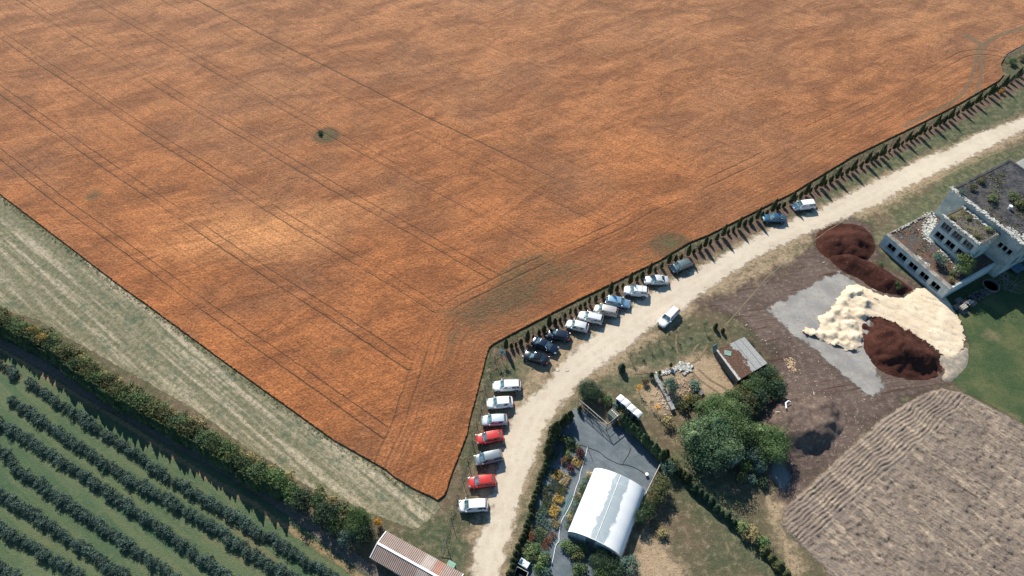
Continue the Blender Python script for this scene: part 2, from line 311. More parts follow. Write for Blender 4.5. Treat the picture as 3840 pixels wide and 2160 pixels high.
# ---- concrete pad
m = M('concrete_pad'); n1 = m.noise(.3, detail=5); n2 = m.noise(1.3, detail=6, rough=.7); n3 = m.noise(6, detail=3)
c = m.mix(m.step(n1, .35, .65), (.215,.215,.21), (.315,.305,.285)); c = m.mix(m.ma('MULTIPLY', m.step(n2, .46, .66), .7), c, (.26,.21,.17)); c = m.mix(m.ma('MULTIPLY', m.step(m.noise(.55, detail=5, rough=.7), .57, .70), .55), c, (.45,.37,.28)); c = m.val(c, n3, .86, 1.12)
mat = m.fin(c, .85, n3, .03, .6, alpha=m.edge(1.6, .6, .3), spec=.3)
polysheet('concrete_pad', pad_p, .05, .7, 1.6, mat)
m = M('ash_ground'); n2 = m.noise(.8, detail=5, rough=.7); mat = m.fin(m.mix(n2, (.20,.20,.20), (.30,.29,.27)), .9, n2, .05, .6, alpha=m.ma('MULTIPLY', m.edge(1.0, .6, .5, .3), .8), spec=.1)
polysheet('ash_ground', GL([(2885,1720),(2920,1715),(2965,1760),(2975,1820),(2930,1850),(2890,1790)]), .05, .6, 1.5, mat)

# ---- lawn
m = M('lawn'); n1 = m.noise(.2, detail=5); n2 = m.noise(1.4, detail=5, rough=.7); n3 = m.noise(6, detail=3)
c = m.mix(m.step(n1, .4, .66), (.050,.080,.036), (.098,.110,.052)); c = m.mix(m.ma('MULTIPLY', m.step(m.noise(.13, detail=3), .57, .68), .6), c, (.20,.16,.10)); c = m.val(c, n2, .82, 1.2); c = m.val(c, n3, .72, 1.3)
mat = m.fin(c, .95, m.ma('ADD', n3, n2), .1, 1, alpha=m.edge(.4, .9, .12), spec=.1)
polysheet('lawn', lawn_p, .034, .9, .55, mat)

# ---- ploughed field, real furrows
A0 = np.array(G(2939,1906)); A1 = np.array(G(3454,1479)); ud = (A1-A0)/np.linalg.norm(A1-A0); nd = np.array([ud[1], -ud[0]])
PANG = math.atan2(ud[1], ud[0])
def pl_uv(X, Y): return (X-A0[0])*ud[0]+(Y-A0[1])*ud[1], (X-A0[0])*nd[0]+(Y-A0[1])*nd[1]
def plough_z(X, Y, D):
    u, v = pl_uv(X, Y); wob = 1.4*fbm(X, Y, 4, 3, 5)+.5*fbm(X, Y, 1.2, 2, 51); head = 1-sstep(4.6, 5.8, v+1.2*(fbm(X, Y, 2.2, 2, 8)-.5))
    f1 = np.abs(np.sin((v+wob*.55)*math.pi/.56))**1.1*.24*(.1+1.5*fbm(X, Y, .8, 3, 71))
    q = u-.30*v+wob*.8; f2 = np.abs(np.sin(q*math.pi/.56))*.15*(.1+1.3*fbm(u*1.5, v*.35, 1.4, 3, 3))+.22*fbm(X, Y, .7, 3, 9)**2-.16*sstep(.60, .72, fbm(u*1.8, v*.8, .8, 2, 33))
    z = head*f1+(1-head)*f2+.16*fbm(X, Y, .6, 3, 21)**1.5
    tk = np.exp(-((v-5.9)/.35)**2)*.12
    return z*sstep(-.1, .5, D)-tk*.5
m = M('ploughed_soil'); n1 = m.noise(.14, detail=4); n2 = m.noise(1.5, detail=6, rough=.7); n3 = m.noise(7, detail=3); v = m.rot(PANG, .75, .14); n4 = m.noise(1.3, v, 5, .65)
c = m.mix(m.step(n1, .35, .65), (.262,.212,.170), (.205,.165,.136)); c = m.mix(m.step(n4, .5, .68), c, (.40,.32,.24)); c = m.mix(m.ma('MULTIPLY', m.step(n2, .54, .68), .75), c, (.115,.080,.062)); c = m.val(c, n3, .8, 1.22)
pb = m.n('NewGeometry').outputs['Position']; zz = m.n('SeparateXYZ', {0: pb}).outputs[2]
mat = m.fin(c, .95, m.ma('ADD', n3, m.ma('ADD', n2, n4)), .16, 1, alpha=m.edge(.8, .8, .25), spec=.1)
polysheet('ploughed_field', plough_p, .045, .16, .9, mat, zf=plough_z, smooth=False)

# ---- ripe wheat, 0.7 m tall
def hr(X, Y): return np.clip(pdist(X, Y, hed), 0, 60)
nx_, ny_ = math.sin(R(35.5)), math.cos(R(35.5)); tx_, ty_ = math.cos(R(35.5)), -math.sin(R(35.5))
def fu(X, Y):
    t = X*tx_+Y*ty_; return X*nx_+Y*ny_-1.0*((t+95)/75)**2+.09*np.sin(t/9.0+X*.03)
def ft(X, Y): return X*tx_+Y*ty_
gsp = [(1222,503,42,24,3.6),(2060,1000,250,75,1.05),(1830,1160,210,65,.95),(1960,1085,190,60,.6),(2350,930,140,50,.6),(1750,1240,90,60,.5),(2515,905,62,34,3.6),(1685,1345,30,120,.8),(1640,1440,30,60,.5),(1262,1332,70,40,.8),(345,728,45,22,1.0),(1178,748,60,14,.6),(2210,190,150,30,.5),(2062,345,130,28,.7),(1370,490,60,22,.5),
       (560,380,110,22,.4),(160,270,60,30,.4),(3690,125,80,30,.4),(3050,510,90,30,.4),(1760,470,30,110,.3),(2380,180,160,60,.35),(600,310,80,24,.3),(760,120,60,20,.3),(430,480,70,25,.3),(1090,270,80,20,.35),(2260,700,90,40,.35),(1950,1110,110,40,.6),(3120,470,120,20,.5),(3560,190,30,12,.9),(3250,90,80,30,.3),(2640,350,90,50,.35),(1480,780,70,25,.3),(980,380,50,14,.4)]
bsp = [(980,830,420,160,.5),(700,930,260,110,.3),(1043,880,220,100,.35),(560,700,140,70,.35),(1500,760,200,60,.35),(1320,560,170,50,.3),(1620,960,170,50,.25),(950,1250,160,60,.3),(3540,60,260,90,.4),(3100,250,260,60,.25),(800,560,120,30,.3),(1150,640,140,30,.35)]  # lighter crop patches, with the sun-glint brightening painted into the colour
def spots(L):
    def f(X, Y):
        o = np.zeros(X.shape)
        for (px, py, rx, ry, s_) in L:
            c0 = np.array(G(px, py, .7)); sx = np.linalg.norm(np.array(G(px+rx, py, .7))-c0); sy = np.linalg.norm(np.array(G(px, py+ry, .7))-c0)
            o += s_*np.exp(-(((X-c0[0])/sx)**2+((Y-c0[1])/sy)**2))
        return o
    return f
m = M('ripe_wheat'); U = m.attr('u'); T = m.attr('t'); H = m.attr('hr')
uv = m.n('CombineXYZ', {0: m.ma('MULTIPLY', U, 1.0), 1: m.ma('MULTIPLY', T, .10), 2: 0.0}).outputs[0]
n0 = m.noise(.028, detail=4, rough=.6); v = m.rot(R(24), .075, .17); n1 = m.noise(1.0, v, 6, .68, .5); n2 = m.noise(.45, detail=5, rough=.65); n3 = m.noise(2.6, detail=4, rough=.75); nr = m.noise(1.6, uv, 4, .65); nf = m.noise(7.0, detail=2, rough=.8)
c = m.mix(m.step(n1, .30, .70), (.225,.083,.032), (.445,.163,.055))
c = m.mix(m.ma('MULTIPLY', m.step(n0, .44, .62), .45), c, (.240,.120,.065))
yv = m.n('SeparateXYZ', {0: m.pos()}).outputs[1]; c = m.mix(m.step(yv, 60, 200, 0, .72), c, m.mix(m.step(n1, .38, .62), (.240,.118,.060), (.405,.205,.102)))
c = m.mix(m.step(m.ma('ADD', m.attr('gold'), m.ma('MULTIPLY', m.ma('SUBTRACT', n1, .5), .8)), .2, 1.0, 0, .85), c, (.64,.29,.115))  # gold mask: paler crop plus the painted-in sun glint
gr = m.step(m.ma('ADD', m.ma('MULTIPLY', m.attr('green'), .75), m.ma('ADD', m.ma('MULTIPLY', m.ma('SUBTRACT', n2, .5), 1.1), m.ma('MULTIPLY', m.ma('SUBTRACT', n1, .58), 1.7))), .14, .85, 0, .85)
c = m.mix(gr, c, (.100,.078,.040))
c = m.val(c, n2, .84, 1.16); c = m.val(c, n3, .40, 1.6); c = m.val(c, nr, .84, 1.15)
c = m.mix(m.step(m.attr('green'), 2.5, 3.2, 0, .8), c, m.val((.10,.115,.05), n3, .5, 1.5))
# tramlines: wheel tracks of bare soil between the drills
def trk(x, pos_, w): return m.ma('SUBTRACT', 1.0, m.step(m.ma('ABSOLUTE', m.ma('SUBTRACT', x, pos_)), w*.55, w*1.25))
wob = m.ma('MULTIPLY', m.ma('SUBTRACT', m.noise(.5, detail=2), .5), .35)
um = m.ma('WRAP', m.ma('ADD', U, wob), 29.9, 18.3)
t1 = m.ma('MAXIMUM', m.ma('MULTIPLY', trk(um, 24.1, .15), .8), m.ma('MULTIPLY', trk(um, 25.95, .13), .65))
fade = m.step(m.noise(.06, detail=2), .3, .6, .3, .9); inside = m.step(H, 11.2, 12.4)
t1 = m.ma('MULTIPLY', m.ma('MULTIPLY', t1, fade), inside)
t1 = m.ma('MULTIPLY', t1, m.step(U, 50, 100, 1.0, .25))
dk = m.ma('MULTIPLY', m.ma('MULTIPLY', trk(m.ma('ADD', U, wob), 87.6, .25), .6), m.ma('MULTIPLY', inside, m.step(T, -75, -35, 1.0, 0)))
hl = m.ma('MAXIMUM', trk(m.ma('ADD', H, wob), 9.9, .22), trk(m.ma('ADD', H, wob), 11.8, .22)); hl = m.ma('MULTIPLY', hl, m.step(m.noise(.05, detail=2), .4, .6, .05, .5))
hv = m.n('CombineXYZ', {0: m.ma('MULTIPLY', H, 2.3), 1: m.ma('MULTIPLY', T, .05), 2: 0.0}).outputs[0]
hrow = m.ma('MULTIPLY', m.step(m.noise(1.0, hv, 3, .7), .42, .62), m.ma('SUBTRACT', 1.0, m.step(H, 8.5, 11.5)))
c = m.mix(m.ma('MULTIPLY', hrow, .6), c, (.17,.075,.035))
drow = m.ma('MULTIPLY', trk(m.ma('WRAP', m.ma('ADD', U, wob), 2.9, 0.0), 1.4, .10), .35); c = m.mix(m.ma('MULTIPLY', drow, inside), c, (.13,.06,.03))
tk = m.ma('MAXIMUM', m.ma('MAXIMUM', t1, dk), m.ma('MULTIPLY', hl, .8)); c = m.mix(m.ma('MULTIPLY', tk, .9), c, (.075,.050,.026))
tw = m.attr('turn'); c = m.mix(m.ma('MULTIPLY', m.step(tw, .0, .25), .75), c, (.17,.125,.075))
hgt = m.ma('SUBTRACT', m.ma('ADD', n3, m.ma('MULTIPLY', n1, 2.5)), m.ma('MULTIPLY', tk, 1.0))
mat = m.fin(c, .85, m.ma('ADD', hgt, m.ma('MULTIPLY', nf, .4)), .35, .9, alpha=m.edge(.28, 2.2, .05), spec=.25)
TL = [np.array(smooth_line(GL(q, .7), 5)) for q in ([(3390,470),(3480,425),(3560,385),(3610,350),(3640,300),(3660,240),(3668,190),(3690,160),(3760,120),(3860,88)],
      [(3420,480),(3540,425),(3620,385),(3660,350),(3682,280),(3688,220),(3692,180),(3730,140),(3800,112),(3870,100)], [(3625,125),(3660,150),(3680,160)])]
def fturn(X, Y):
    d = np.minimum(np.minimum(pdist(X, Y, TL[0]), pdist(X, Y, TL[1])), pdist(X, Y, TL[2])*.6); return .55-d
FPa = np.array(FP_)
xs = np.unique(np.concatenate([np.arange(-135, 150, .8), np.array([-400, -300, -200, 200, 300, 400.])]))
ys = np.unique(np.concatenate([np.arange(30, 180, .8), np.arange(180, 421, 12.)]))
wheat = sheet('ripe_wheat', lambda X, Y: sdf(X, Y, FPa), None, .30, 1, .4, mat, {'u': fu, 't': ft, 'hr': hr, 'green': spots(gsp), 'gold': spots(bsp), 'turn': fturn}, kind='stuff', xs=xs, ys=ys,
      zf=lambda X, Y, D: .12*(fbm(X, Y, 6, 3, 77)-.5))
# standing edge of the crop: the side wall of stems
eb = MB(); pts = [p for p, t in along(list(FL)+list(FR), .35)]
for a, b in zip(pts[:-1], pts[1:]):
    if abs(a[0]) > 160: continue
    j = random.uniform(0, .1); eb.add([(a[0], a[1], 0.02), (b[0], b[1], 0.02), (b[0], b[1], .30+j*.3), (a[0], a[1], .30)], [(0,1,2,3)])
m = M('wheat_stems'); n = m.noise(6, m.n('VectorMath', {0: m.pos(), 1: (1, 1, .3)}, operation='MULTIPLY').outputs[0], 3); em = m.fin(m.val((.34,.20,.09), n, .5, 1.4), .9, spec=.1)
eme = eb.mesh('wheat_edge', em)
# join the stems to the crop object (one object)
wheat.data.materials.append(em)
bm = bmesh.new(); bm.from_mesh(wheat.data); nf0 = len(bm.faces); bm.from_mesh(eme); bm.faces.ensure_lookup_table()
for f in bm.faces[nf0:]: f.material_index = 1; f.smooth = False
dl = bm.verts.layers.float.get('d')
bm.to_mesh(wheat.data); bm.free(); bpy.data.meshes.remove(eme)
tag(wheat, 'ripe orange-brown wheat crop with wheel tracks, filling the big field', 'crop')

# ---- heaps
def heap(name, px, H_, ramp, matl, zb=.02, res=.3, seed=1, rough=.35, label='', cat='heap', extra=None, top=None):
    P = GL(px); P = np.array(smooth_line(P, 5, True))
    def zf(X, Y, D):
        dd = D+1.0*(fbm(X, Y, 2.2, 3, seed)-.5)
        z = H_*sstep(-.2, ramp*1.65, dd)*(.92+.16*sstep(ramp, ramp*2.5, dd)) if H_ > 1 else H_*(1-np.exp(-np.clip(dd, 0, 99)/ramp*1.25))
        z = z+rough*(fbm(X, Y, 3.0, 4, seed+5)-.5)*2.6*sstep(0, 1.5, D)+rough*.9*(fbm(X, Y, .9, 3, seed+9)-.5)*sstep(0, .5, D)-rough*1.6*np.abs(fbm(X, Y, 2.4, 2, seed+17)-.5)*sstep(.3, 2, D)
        if extra is not None: z = z+extra(X, Y, D)
        return np.where(D < 0, D*.3-.02, np.maximum(z, .0))
    o = sheet(name, lambda X, Y: sdf(X, Y, P), bnd(P, 1), zb, res, .3, matl, zf=zf, kind=None)
    if 'kind' in o: del o['kind']
    return tag(o, label, cat)
m = M('peat'); n1 = m.noise(.35, detail=5); n2 = m.noise(2.0, detail=5, rough=.7); n3 = m.noise(8, detail=2)
c = m.mix(m.step(n1, .35, .65), (.078,.030,.022), (.048,.019,.015)); c = m.mix(m.step(n2, .5, .75), c, (.125,.052,.036)); c = m.mix(m.step(m.noise(4, detail=1), .76, .8), c, (.3,.2,.15))
PEAT = m.fin(m.val(c, n3, .75, 1.25), .95, m.ma('ADD', n2, n3), .15, 1, spec=.1)
heap('peat_heap', [(3058,905),(3080,860),(3150,838),(3225,845),(3270,885),(3282,935),(3255,975),(3200,1000),(3130,985),(3075,950)], 2.3, 2.6, PEAT, seed=3, rough=.5, label='dark red-brown peat heap by the road, nearest the bend in the yellow tape')
heap('peat_ridge', [(3110,960),(3190,955),(3250,975),(3330,1020),(3400,1065),(3425,1090),(3370,1105),(3290,1090),(3220,1045),(3150,1010)], 1.5, 1.2, PEAT, seed=8, rough=.3, label='long low ridge of red-brown peat running towards the low ruin wall', cat='peat ridge')
heap('peat_mound', [(3222,1240),(3240,1200),(3300,1180),(3370,1205),(3450,1265),(3530,1335),(3540,1390),(3500,1420),(3400,1425),(3300,1390),(3240,1320)], 2.6, 2.8, PEAT, seed=14, rough=.6, label='big round dark brown peat mound in front of the pale sawdust', cat='mound')
m = M('sawdust'); n1 = m.noise(.4, detail=4); v = m.rot(R(-33), .08, 1.1); n4 = m.noise(1.2, v, 4, .6); n2 = m.noise(1.6, detail=5, rough=.7); n3 = m.noise(7, detail=2)
c = m.mix(m.step(n1, .3, .7), (.70,.59,.44), (.62,.50,.36)); c = m.mix(m.ma('MULTIPLY', m.step(n4, .52, .68), .5), c, (.46,.34,.22)); c = m.mix(m.ma('MULTIPLY', m.step(n2, .56, .66), .6), c, (.36,.29,.22))
SAW = m.fin(m.val(c, n3, .8, 1.14), .95, m.ma('ADD', m.ma('MULTIPLY', n3, .4), n4), .12, .8, alpha=m.edge(1.1, 1.0, .08, .4), spec=.15)
mounds = [(3185,1098,1.9,1.4),(3215,1092,1.6,1.5),(3238,1130,1.7,1.3),(3160,1130,1.5,1.1),(3130,1160,1.4,1.1),(3110,1185,1.3,1.0),(3175,1175,1.6,1.1),(3230,1170,1.5,1.1),(3085,1190,1.0,.7),(3190,1215,1.5,1.1),(3140,1215,1.2,.9),(3205,1250,1.5,1.1),(3165,1260,1.4,1.0),(3120,1250,1.3,.9),(3080,1245,1.2,.8),(3045,1245,1.1,.7),(3015,1250,1.1,.8),(3180,1285,1.3,.9),(3140,1285,1.1,.8),(3200,1300,1.1,.7)]
def mz(X, Y, D):
    z = 0
    for (px, py, r_, h_) in mounds:
        c0 = G(px, py+12); wx_ = (fbm(X, Y, 1.3, 3, 61)-.5)*1.5; wy_ = (fbm(X, Y, 1.3, 3, 67)-.5)*1.5; q = np.sqrt((X+wx_-c0[0])**2+(Y+wy_-c0[1])**2)/(r_*.92); z = np.maximum(z, h_*.62*np.clip(1-q**1.1, 0, 1))
    v = X*.55-Y*.83
    z = z*(.7+.6*fbm(X, Y, .8, 3, 91)); return z+.10*np.abs(np.sin((X*.55+Y*.83)*1.6+fbm(X, Y, 3, 2, 4)*4))*sstep(.3, 2, D)
heap('sawdust_heap', [(2998,1250),(3020,1225),(3060,1230),(3060,1190),(3100,1160),(3140,1110),(3170,1070),(3230,1065),(3300,1100),(3380,1110),(3420,1085),(3470,1075),(3530,1095),(3570,1140),(3610,1215),(3625,1290),(3590,1345),(3540,1345),(3470,1290),(3390,1240),(3310,1205),(3250,1210),(3235,1300),(3200,1325),(3140,1310),(3060,1275)], .28, .8, SAW, zb=.055, res=.2, seed=30, rough=.12, label='pale cream sawdust in small tipped mounds and a flat apron by the ruin', extra=mz)
m = M('grey_spoil'); n2 = m.noise(1.2, detail=5, rough=.7); mat = m.fin(m.mix(m.step(n2, .4, .65), (.24,.22,.19), (.42,.34,.25)), .95, n2, .15, 1, spec=.1)
heap('spoil_apron', [(3500,1340),(3560,1330),(3600,1310),(3628,1310),(3625,1370),(3590,1410),(3560,1430),(3535,1420),(3545,1385)], .3, .8, mat, zb=.05, seed=31, rough=.15, label='grey gravelly spoil at the foot of the brown mound beside the lawn', cat='spoil')
m = M('yard_chip'); n1 = m.noise(.3, detail=5); n2 = m.noise(1.5, detail=6, rough=.7); n3 = m.noise(7, detail=3)
c = m.mix(m.step(n1, .35, .65), (.150,.110,.092), (.105,.077,.065)); c = m.mix(m.step(n2, .48, .70), c, (.235,.18,.145)); c = m.mix(m.step(m.noise(6, detail=2), .72, .78), c, (.34,.26,.2))
CHIP = m.fin(m.val(c, n3, .72, 1.3), .95, m.ma('ADD', n3, n2), .15, 1, spec=.1)
def scoop(X, Y, D):
    c0 = G(3035, 1560); q = np.sqrt((X-c0[0])**2/9+(Y-c0[1])**2/16); return -1.3*np.clip(1-q, 0, 1)
heap('chip_mound', [(2855,1600),(2870,1530),(2920,1480),(3000,1475),(3090,1485),(3160,1535),(3165,1600),(3120,1665),(3045,1710),(2960,1718),(2885,1690)], 2.3, 2.0, CHIP, seed=40, rough=.6, label='broad brown wood chip mound between the thicket and the ploughed field', cat='mound', extra=scoop, res=.3)
# ================================================================ VEGETATION
def leafmat(name, c1, c2, c3=None, f3=.6, sc_=1.6, rough=.75):
    m = M(name); n1 = m.noise(sc_, detail=3); n2 = m.noise(6, detail=2)
    c = m.mix(m.step(n1, .38, .62), c1, c2)
    if c3: c = m.mix(m.step(n2, f3, f3+.08), c, c3)
    c = m.val(c, m.rnd(), .86, 1.14); c = m.val(c, n2, .62, 1.4)
    mm = m.fin(c, rough, spec=.25); return mm
LM = dict(thuja=leafmat('thuja_leaf', (.030,.044,.016), (.060,.070,.024)), hedge=leafmat('hedge_leaf', (0.043,0.074,0.031), (0.094,0.130,0.053)),
    olive=leafmat('olive_leaf', (0.069,0.081,0.032), (0.132,0.132,0.048), (.25,.17,.05), .70), green=leafmat('green_leaf', (0.062,0.110,0.037), (0.131,0.188,0.073)),
    dark=leafmat('dark_leaf', (0.029,0.055,0.029), (0.060,0.098,0.048)), berry=leafmat('berry_leaf', (.042,.076,.060), (.082,.128,.104), (.13,.10,.07), .72),
    big=leafmat('broad_leaf', (.062,.112,.055), (.125,.175,.085), (.26,.24,.07), .68), blue=leafmat('blue_spruce_leaf', (.06,.14,.16), (.13,.25,.27)),
    teal=leafmat('juniper_leaf', (0.066,0.120,0.090), (0.144,0.216,0.168)), orange=leafmat('orange_leaf', (.48,.22,.02), (.62,.34,.04)), gold=leafmat('gold_leaf', (.34,.22,.05), (.58,.42,.13)),
    cream=leafmat('cream_leaf', (.34,.26,.13), (.50,.41,.23)), lime=leafmat('lime_leaf', (.10,.14,.05), (.18,.22,.085)), red=leafmat('dark_red_leaf', (.055,.014,.018), (.11,.03,.035)),
    rust=leafmat('rust_leaf', (.13,.055,.03), (.24,.12,.06)), straw=leafmat('dry_leaf', (.22,.18,.08), (.32,.27,.13)), brown=leafmat('brown_leaf', (.12,.07,.04), (.18,.11,.06)))
m = M('bark'); n = m.noise(5, detail=4); BARK = m.fin(m.mix(n, (.09,.065,.045), (.19,.15,.11)), .9, n, .03, .8)
m = M('pot_plastic'); POT = m.fin((.02,.02,.02), .6)
def cards(Cn, Nn, size, rng, flat=.5):
    """small leaf-sprig faces at points Cn facing roughly along Nn"""
    n = len(Cn); N_ = Nn+rng.normal(0, flat, (n, 3)); N_ /= np.linalg.norm(N_, axis=1)[:, None]+1e-9
    r = rng.normal(0, 1, (n, 3)); a = np.cross(N_, r); a /= np.linalg.norm(a, axis=1)[:, None]+1e-9; b = np.cross(N_, a)
    s_ = size*rng.uniform(.6, 1.35, (n, 1)); a = a*s_*.5; b = b*s_*.5*rng.uniform(.5, .9, (n, 1))
    V = np.stack([Cn-a, Cn-b*.9, Cn+a, Cn+b*.9], 1).reshape(-1, 3); F = np.arange(4*n).reshape(n, 4); return V, F
def blob(c, r, k=8, rng=RNG):
    th = np.linspace(0, 2*np.pi, k, endpoint=False); V = []; ph = np.linspace(-1.5, 1.53, 5)
    for p in ph: V += [(c[0]+r[0]*math.cos(p)*math.cos(t)*rng.uniform(.8, 1.1), c[1]+r[1]*math.cos(p)*math.sin(t)*rng.uniform(.8, 1.1), c[2]+r[2]*math.sin(p)) for t in th]
    F = [(i*k+j, i*k+(j+1) % k, (i+1)*k+(j+1) % k, (i+1)*k+j) for i in range(4) for j in range(k)]
    return np.array(V), np.array(F)
def merge(L):
    V = []; F = []; o = 0
    for v, f in L: V.append(v); F.append(f+o); o += len(v)
    return np.concatenate(V), np.concatenate(F)
def sph(n, rng):
    v = rng.normal(0, 1, (n, 3)); return v/np.linalg.norm(v, axis=1)[:, None]
def crown_column(h, r, rng, size=.2, dens=95, z0=.12, taper=.55, core=.8):
    """columnar conifer: profile of revolution with ragged sprigs"""
    def prof(t): return r*np.clip(np.sin(np.pi*np.clip(t*.62+.22+(.16 if taper < .5 else 0), 0, 1))**.7, 0, 1)*np.clip((1-t)/taper, 0, 1)**.5*np.clip(t/.06+.4, 0, 1)
    n = int(dens*h*r*6); t = rng.uniform(0, 1, n)**.9; a = rng.uniform(0, 2*np.pi, n); lump = 1+.14*np.sin(a*3+t*9)+.1*np.sin(a*5-t*17)
    q = prof(t)*lump*rng.uniform(.86, 1.1, n); P = np.stack([q*np.cos(a), q*np.sin(a), z0+t*(h-z0)], 1); N_ = np.stack([np.cos(a), np.sin(a), .35+t*.6], 1)
    L = [cards(P, N_, size, rng, .45)]
    ts = np.linspace(0, 1, 8); k = 8; V = []
    for tt in ts: V += [(prof(tt)*core*math.cos(x), prof(tt)*core*math.sin(x), z0+tt*(h-z0)*.98) for x in np.linspace(0, 2*np.pi, k, endpoint=False)]
    L.append((np.array(V), np.array([(i*k+j, i*k+(j+1) % k, (i+1)*k+(j+1) % k, (i+1)*k+j) for i in range(7) for j in range(k)])))
    return merge(L)
def crown_blobs(bl, rng, size=.3, dens=.9, core=.72, flat=.75):
    L = []
    for (c, r) in bl:
        r = np.array(r, float); n = int(dens*4.2*(r[0]*r[1]+r[0]*r[2]*2)/size**2)+10; s_ = sph(n, rng); s_[:, 2] = np.where(s_[:, 2] < -.55, -s_[:, 2], s_[:, 2])
        L.append(cards(np.array(c)+s_*r*(.62+.62*rng.uniform(0, 1, (n, 1))**.7), s_+np.array([0, 0, .3]), size, rng, flat))
        if core > 0: L.append(blob(c, r*core*.8, rng=rng))
    return merge(L)
def crown_round(h, r, rng, nb=9, size=.3, dens=.8, base=.25, core=.7):
    bl = [((0, 0, h*(base+.5*(1-base))), (r*.62, r*.62, h*(1-base)*.42))]
    for i in range(nb):
        a = 2*np.pi*i/nb*1.7+rng.uniform(-.4, .4); q = r*rng.uniform(.35, .72); z = h*(base+(1-base)*rng.uniform(.25, .78)*(1-.25*q/r)); s_ = r*rng.uniform(.3, .5)
        bl.append(((q*math.cos(a), q*math.sin(a), min(z, h-s_*.6)), (s_, s_, s_*rng.uniform(.6, .9))))
    return crown_blobs(bl, rng, size, dens, core)
def trunk_mesh(h, r, limbs, rng, spread=.6):
    b = MB(); b.tube([(0, 0, -.05), (rng.uniform(-.05, .05), rng.uniform(-.05, .05), h*.5), (0, 0, h)], r, 6, r2=r*.45)
    for i in range(limbs):
        a = 2*math.pi*i/limbs+rng.uniform(-.3, .3); z = h*rng.uniform(.35, .8); q = spread*rng.uniform(.6, 1)
        b.tube([(0, 0, z), (q*.5*math.cos(a), q*.5*math.sin(a), z+.25*q), (q*math.cos(a), q*math.sin(a), z+.75*q)], r*.4, 4, r2=r*.12)
    return b.mesh('trunk', BARK, True)
PROTO = {}
def proto(kind, leaf, var):
    key = (kind, leaf, var)
    if key in PROTO: return PROTO[key]
    rng = np.random.default_rng(hash((kind, var)) % 1000 if False else sum(map(ord, kind))+var*17); mt = LM[leaf]; tr = None
    if kind == 'column': V, F = crown_column(1.0, .125, rng, .06, 1500, taper=.16); V[:, :] = V; tr = trunk_mesh(.3, .014, 0, rng)
    elif kind == 'stout': V, F = crown_column(1.0, .21, rng, .085, 800, taper=.22); tr = trunk_mesh(.3, .02, 0, rng)
    elif kind == 'egg': V, F = crown_column(1.0, .34, rng, .11, 420, taper=.5, z0=.02); tr = trunk_mesh(.3, .03, 0, rng)
    elif kind == 'bush': V, F = crown_round(1.0, .62, rng, 9, .125, .75, base=.12, core=.6); tr = trunk_mesh(.5, .035, 3, rng, .4)
    elif kind == 'shrub': V, F = crown_round(1.0, .5, rng, 8, .11, .8, base=.1, core=.55); tr = trunk_mesh(.5, .02, 3, rng, .35)
    elif kind == 'tree': V, F = crown_round(1.0, .48, rng, 16, .058, .66, base=.15, core=.5); tr = trunk_mesh(.6, .03, 5, rng, .3)
    elif kind == 'bigtree': V, F = crown_round(1.0, .62, rng, 34, .034, .58, base=.12, core=.5); tr = trunk_mesh(.6, .03, 6, rng, .4)
    elif kind == 'pine': V, F = merge([crown_column(1.0, .24, rng, .10, 300, taper=.9, z0=.3, core=.6)]); tr = trunk_mesh(.8, .022, 4, rng, .15)
    elif kind == 'ball': V, F = crown_blobs([((0, 0, .62), (.5, .5, .42))], rng, .2, .9, .7); tr = None
    elif kind == 'spray':
        V, F = crown_blobs([((0, 0, .45), (.3, .3, .4)), ((.2, .1, .4), (.25, .25, .3)), ((-.2, .12, .35), (.25, .25, .3)), ((.02, -.22, .35), (.25, .25, .28))], rng, .16, .5, .3); tr = trunk_mesh(.4, .02, 3, rng, .3)
    elif kind == 'tuft': V, F = crown_blobs([((0, 0, .2), (.5, .5, .3))], rng, .2, .5, 0, .9)
    elif kind == 'lollipop': V, F = crown_blobs([((0, 0, .82), (.2, .2, .18))], rng, .07, .8, .7); tr = trunk_mesh(.75, .018, 0, rng)
    elif kind == 'sapling': V, F = crown_blobs([((0, 0, .78), (.13, .13, .2)), ((.06, .03, .66), (.1, .1, .12))], rng, .06, .6, .3); tr = trunk_mesh(.7, .014, 2, rng, .12)
    me = npmesh('crown', V, F, mt); PROTO[key] = (me, tr); return PROTO[key]
NV = dict(column=4, stout=4, egg=3, bush=5, shrub=4, tree=3, bigtree=2, pine=3, ball=3, spray=3, tuft=2, lollipop=2, sapling=3)
def plant(kind, leaf, x, y, h, label, cat='tree', group=None, z=0.0, name=None, wid=1.0, parts=True, lean=0.0):
    me, tr = proto(kind, leaf, random.randrange(NV[kind])); sz = h; nm = name or 'tree'
    if tr is None or not parts:
        o = link(nm, me, None, (x, y, z), random.uniform(0, 6.28), (sz*wid, sz*wid, sz)); return tag(o, label, cat, group)
    e = empty(nm, (x, y, z), random.uniform(0, 6.28), label, cat, group); e.scale = (sz*wid, sz*wid, sz)
    if lean: e.rotation_euler[0] = random.uniform(-lean, lean); e.rotation_euler[1] = random.uniform(-lean, lean)
    link('crown', me, e); link('trunk', tr, e); return e
def part_of(i, n, names): return names[min(int(i*len(names)/n), len(names)-1)]
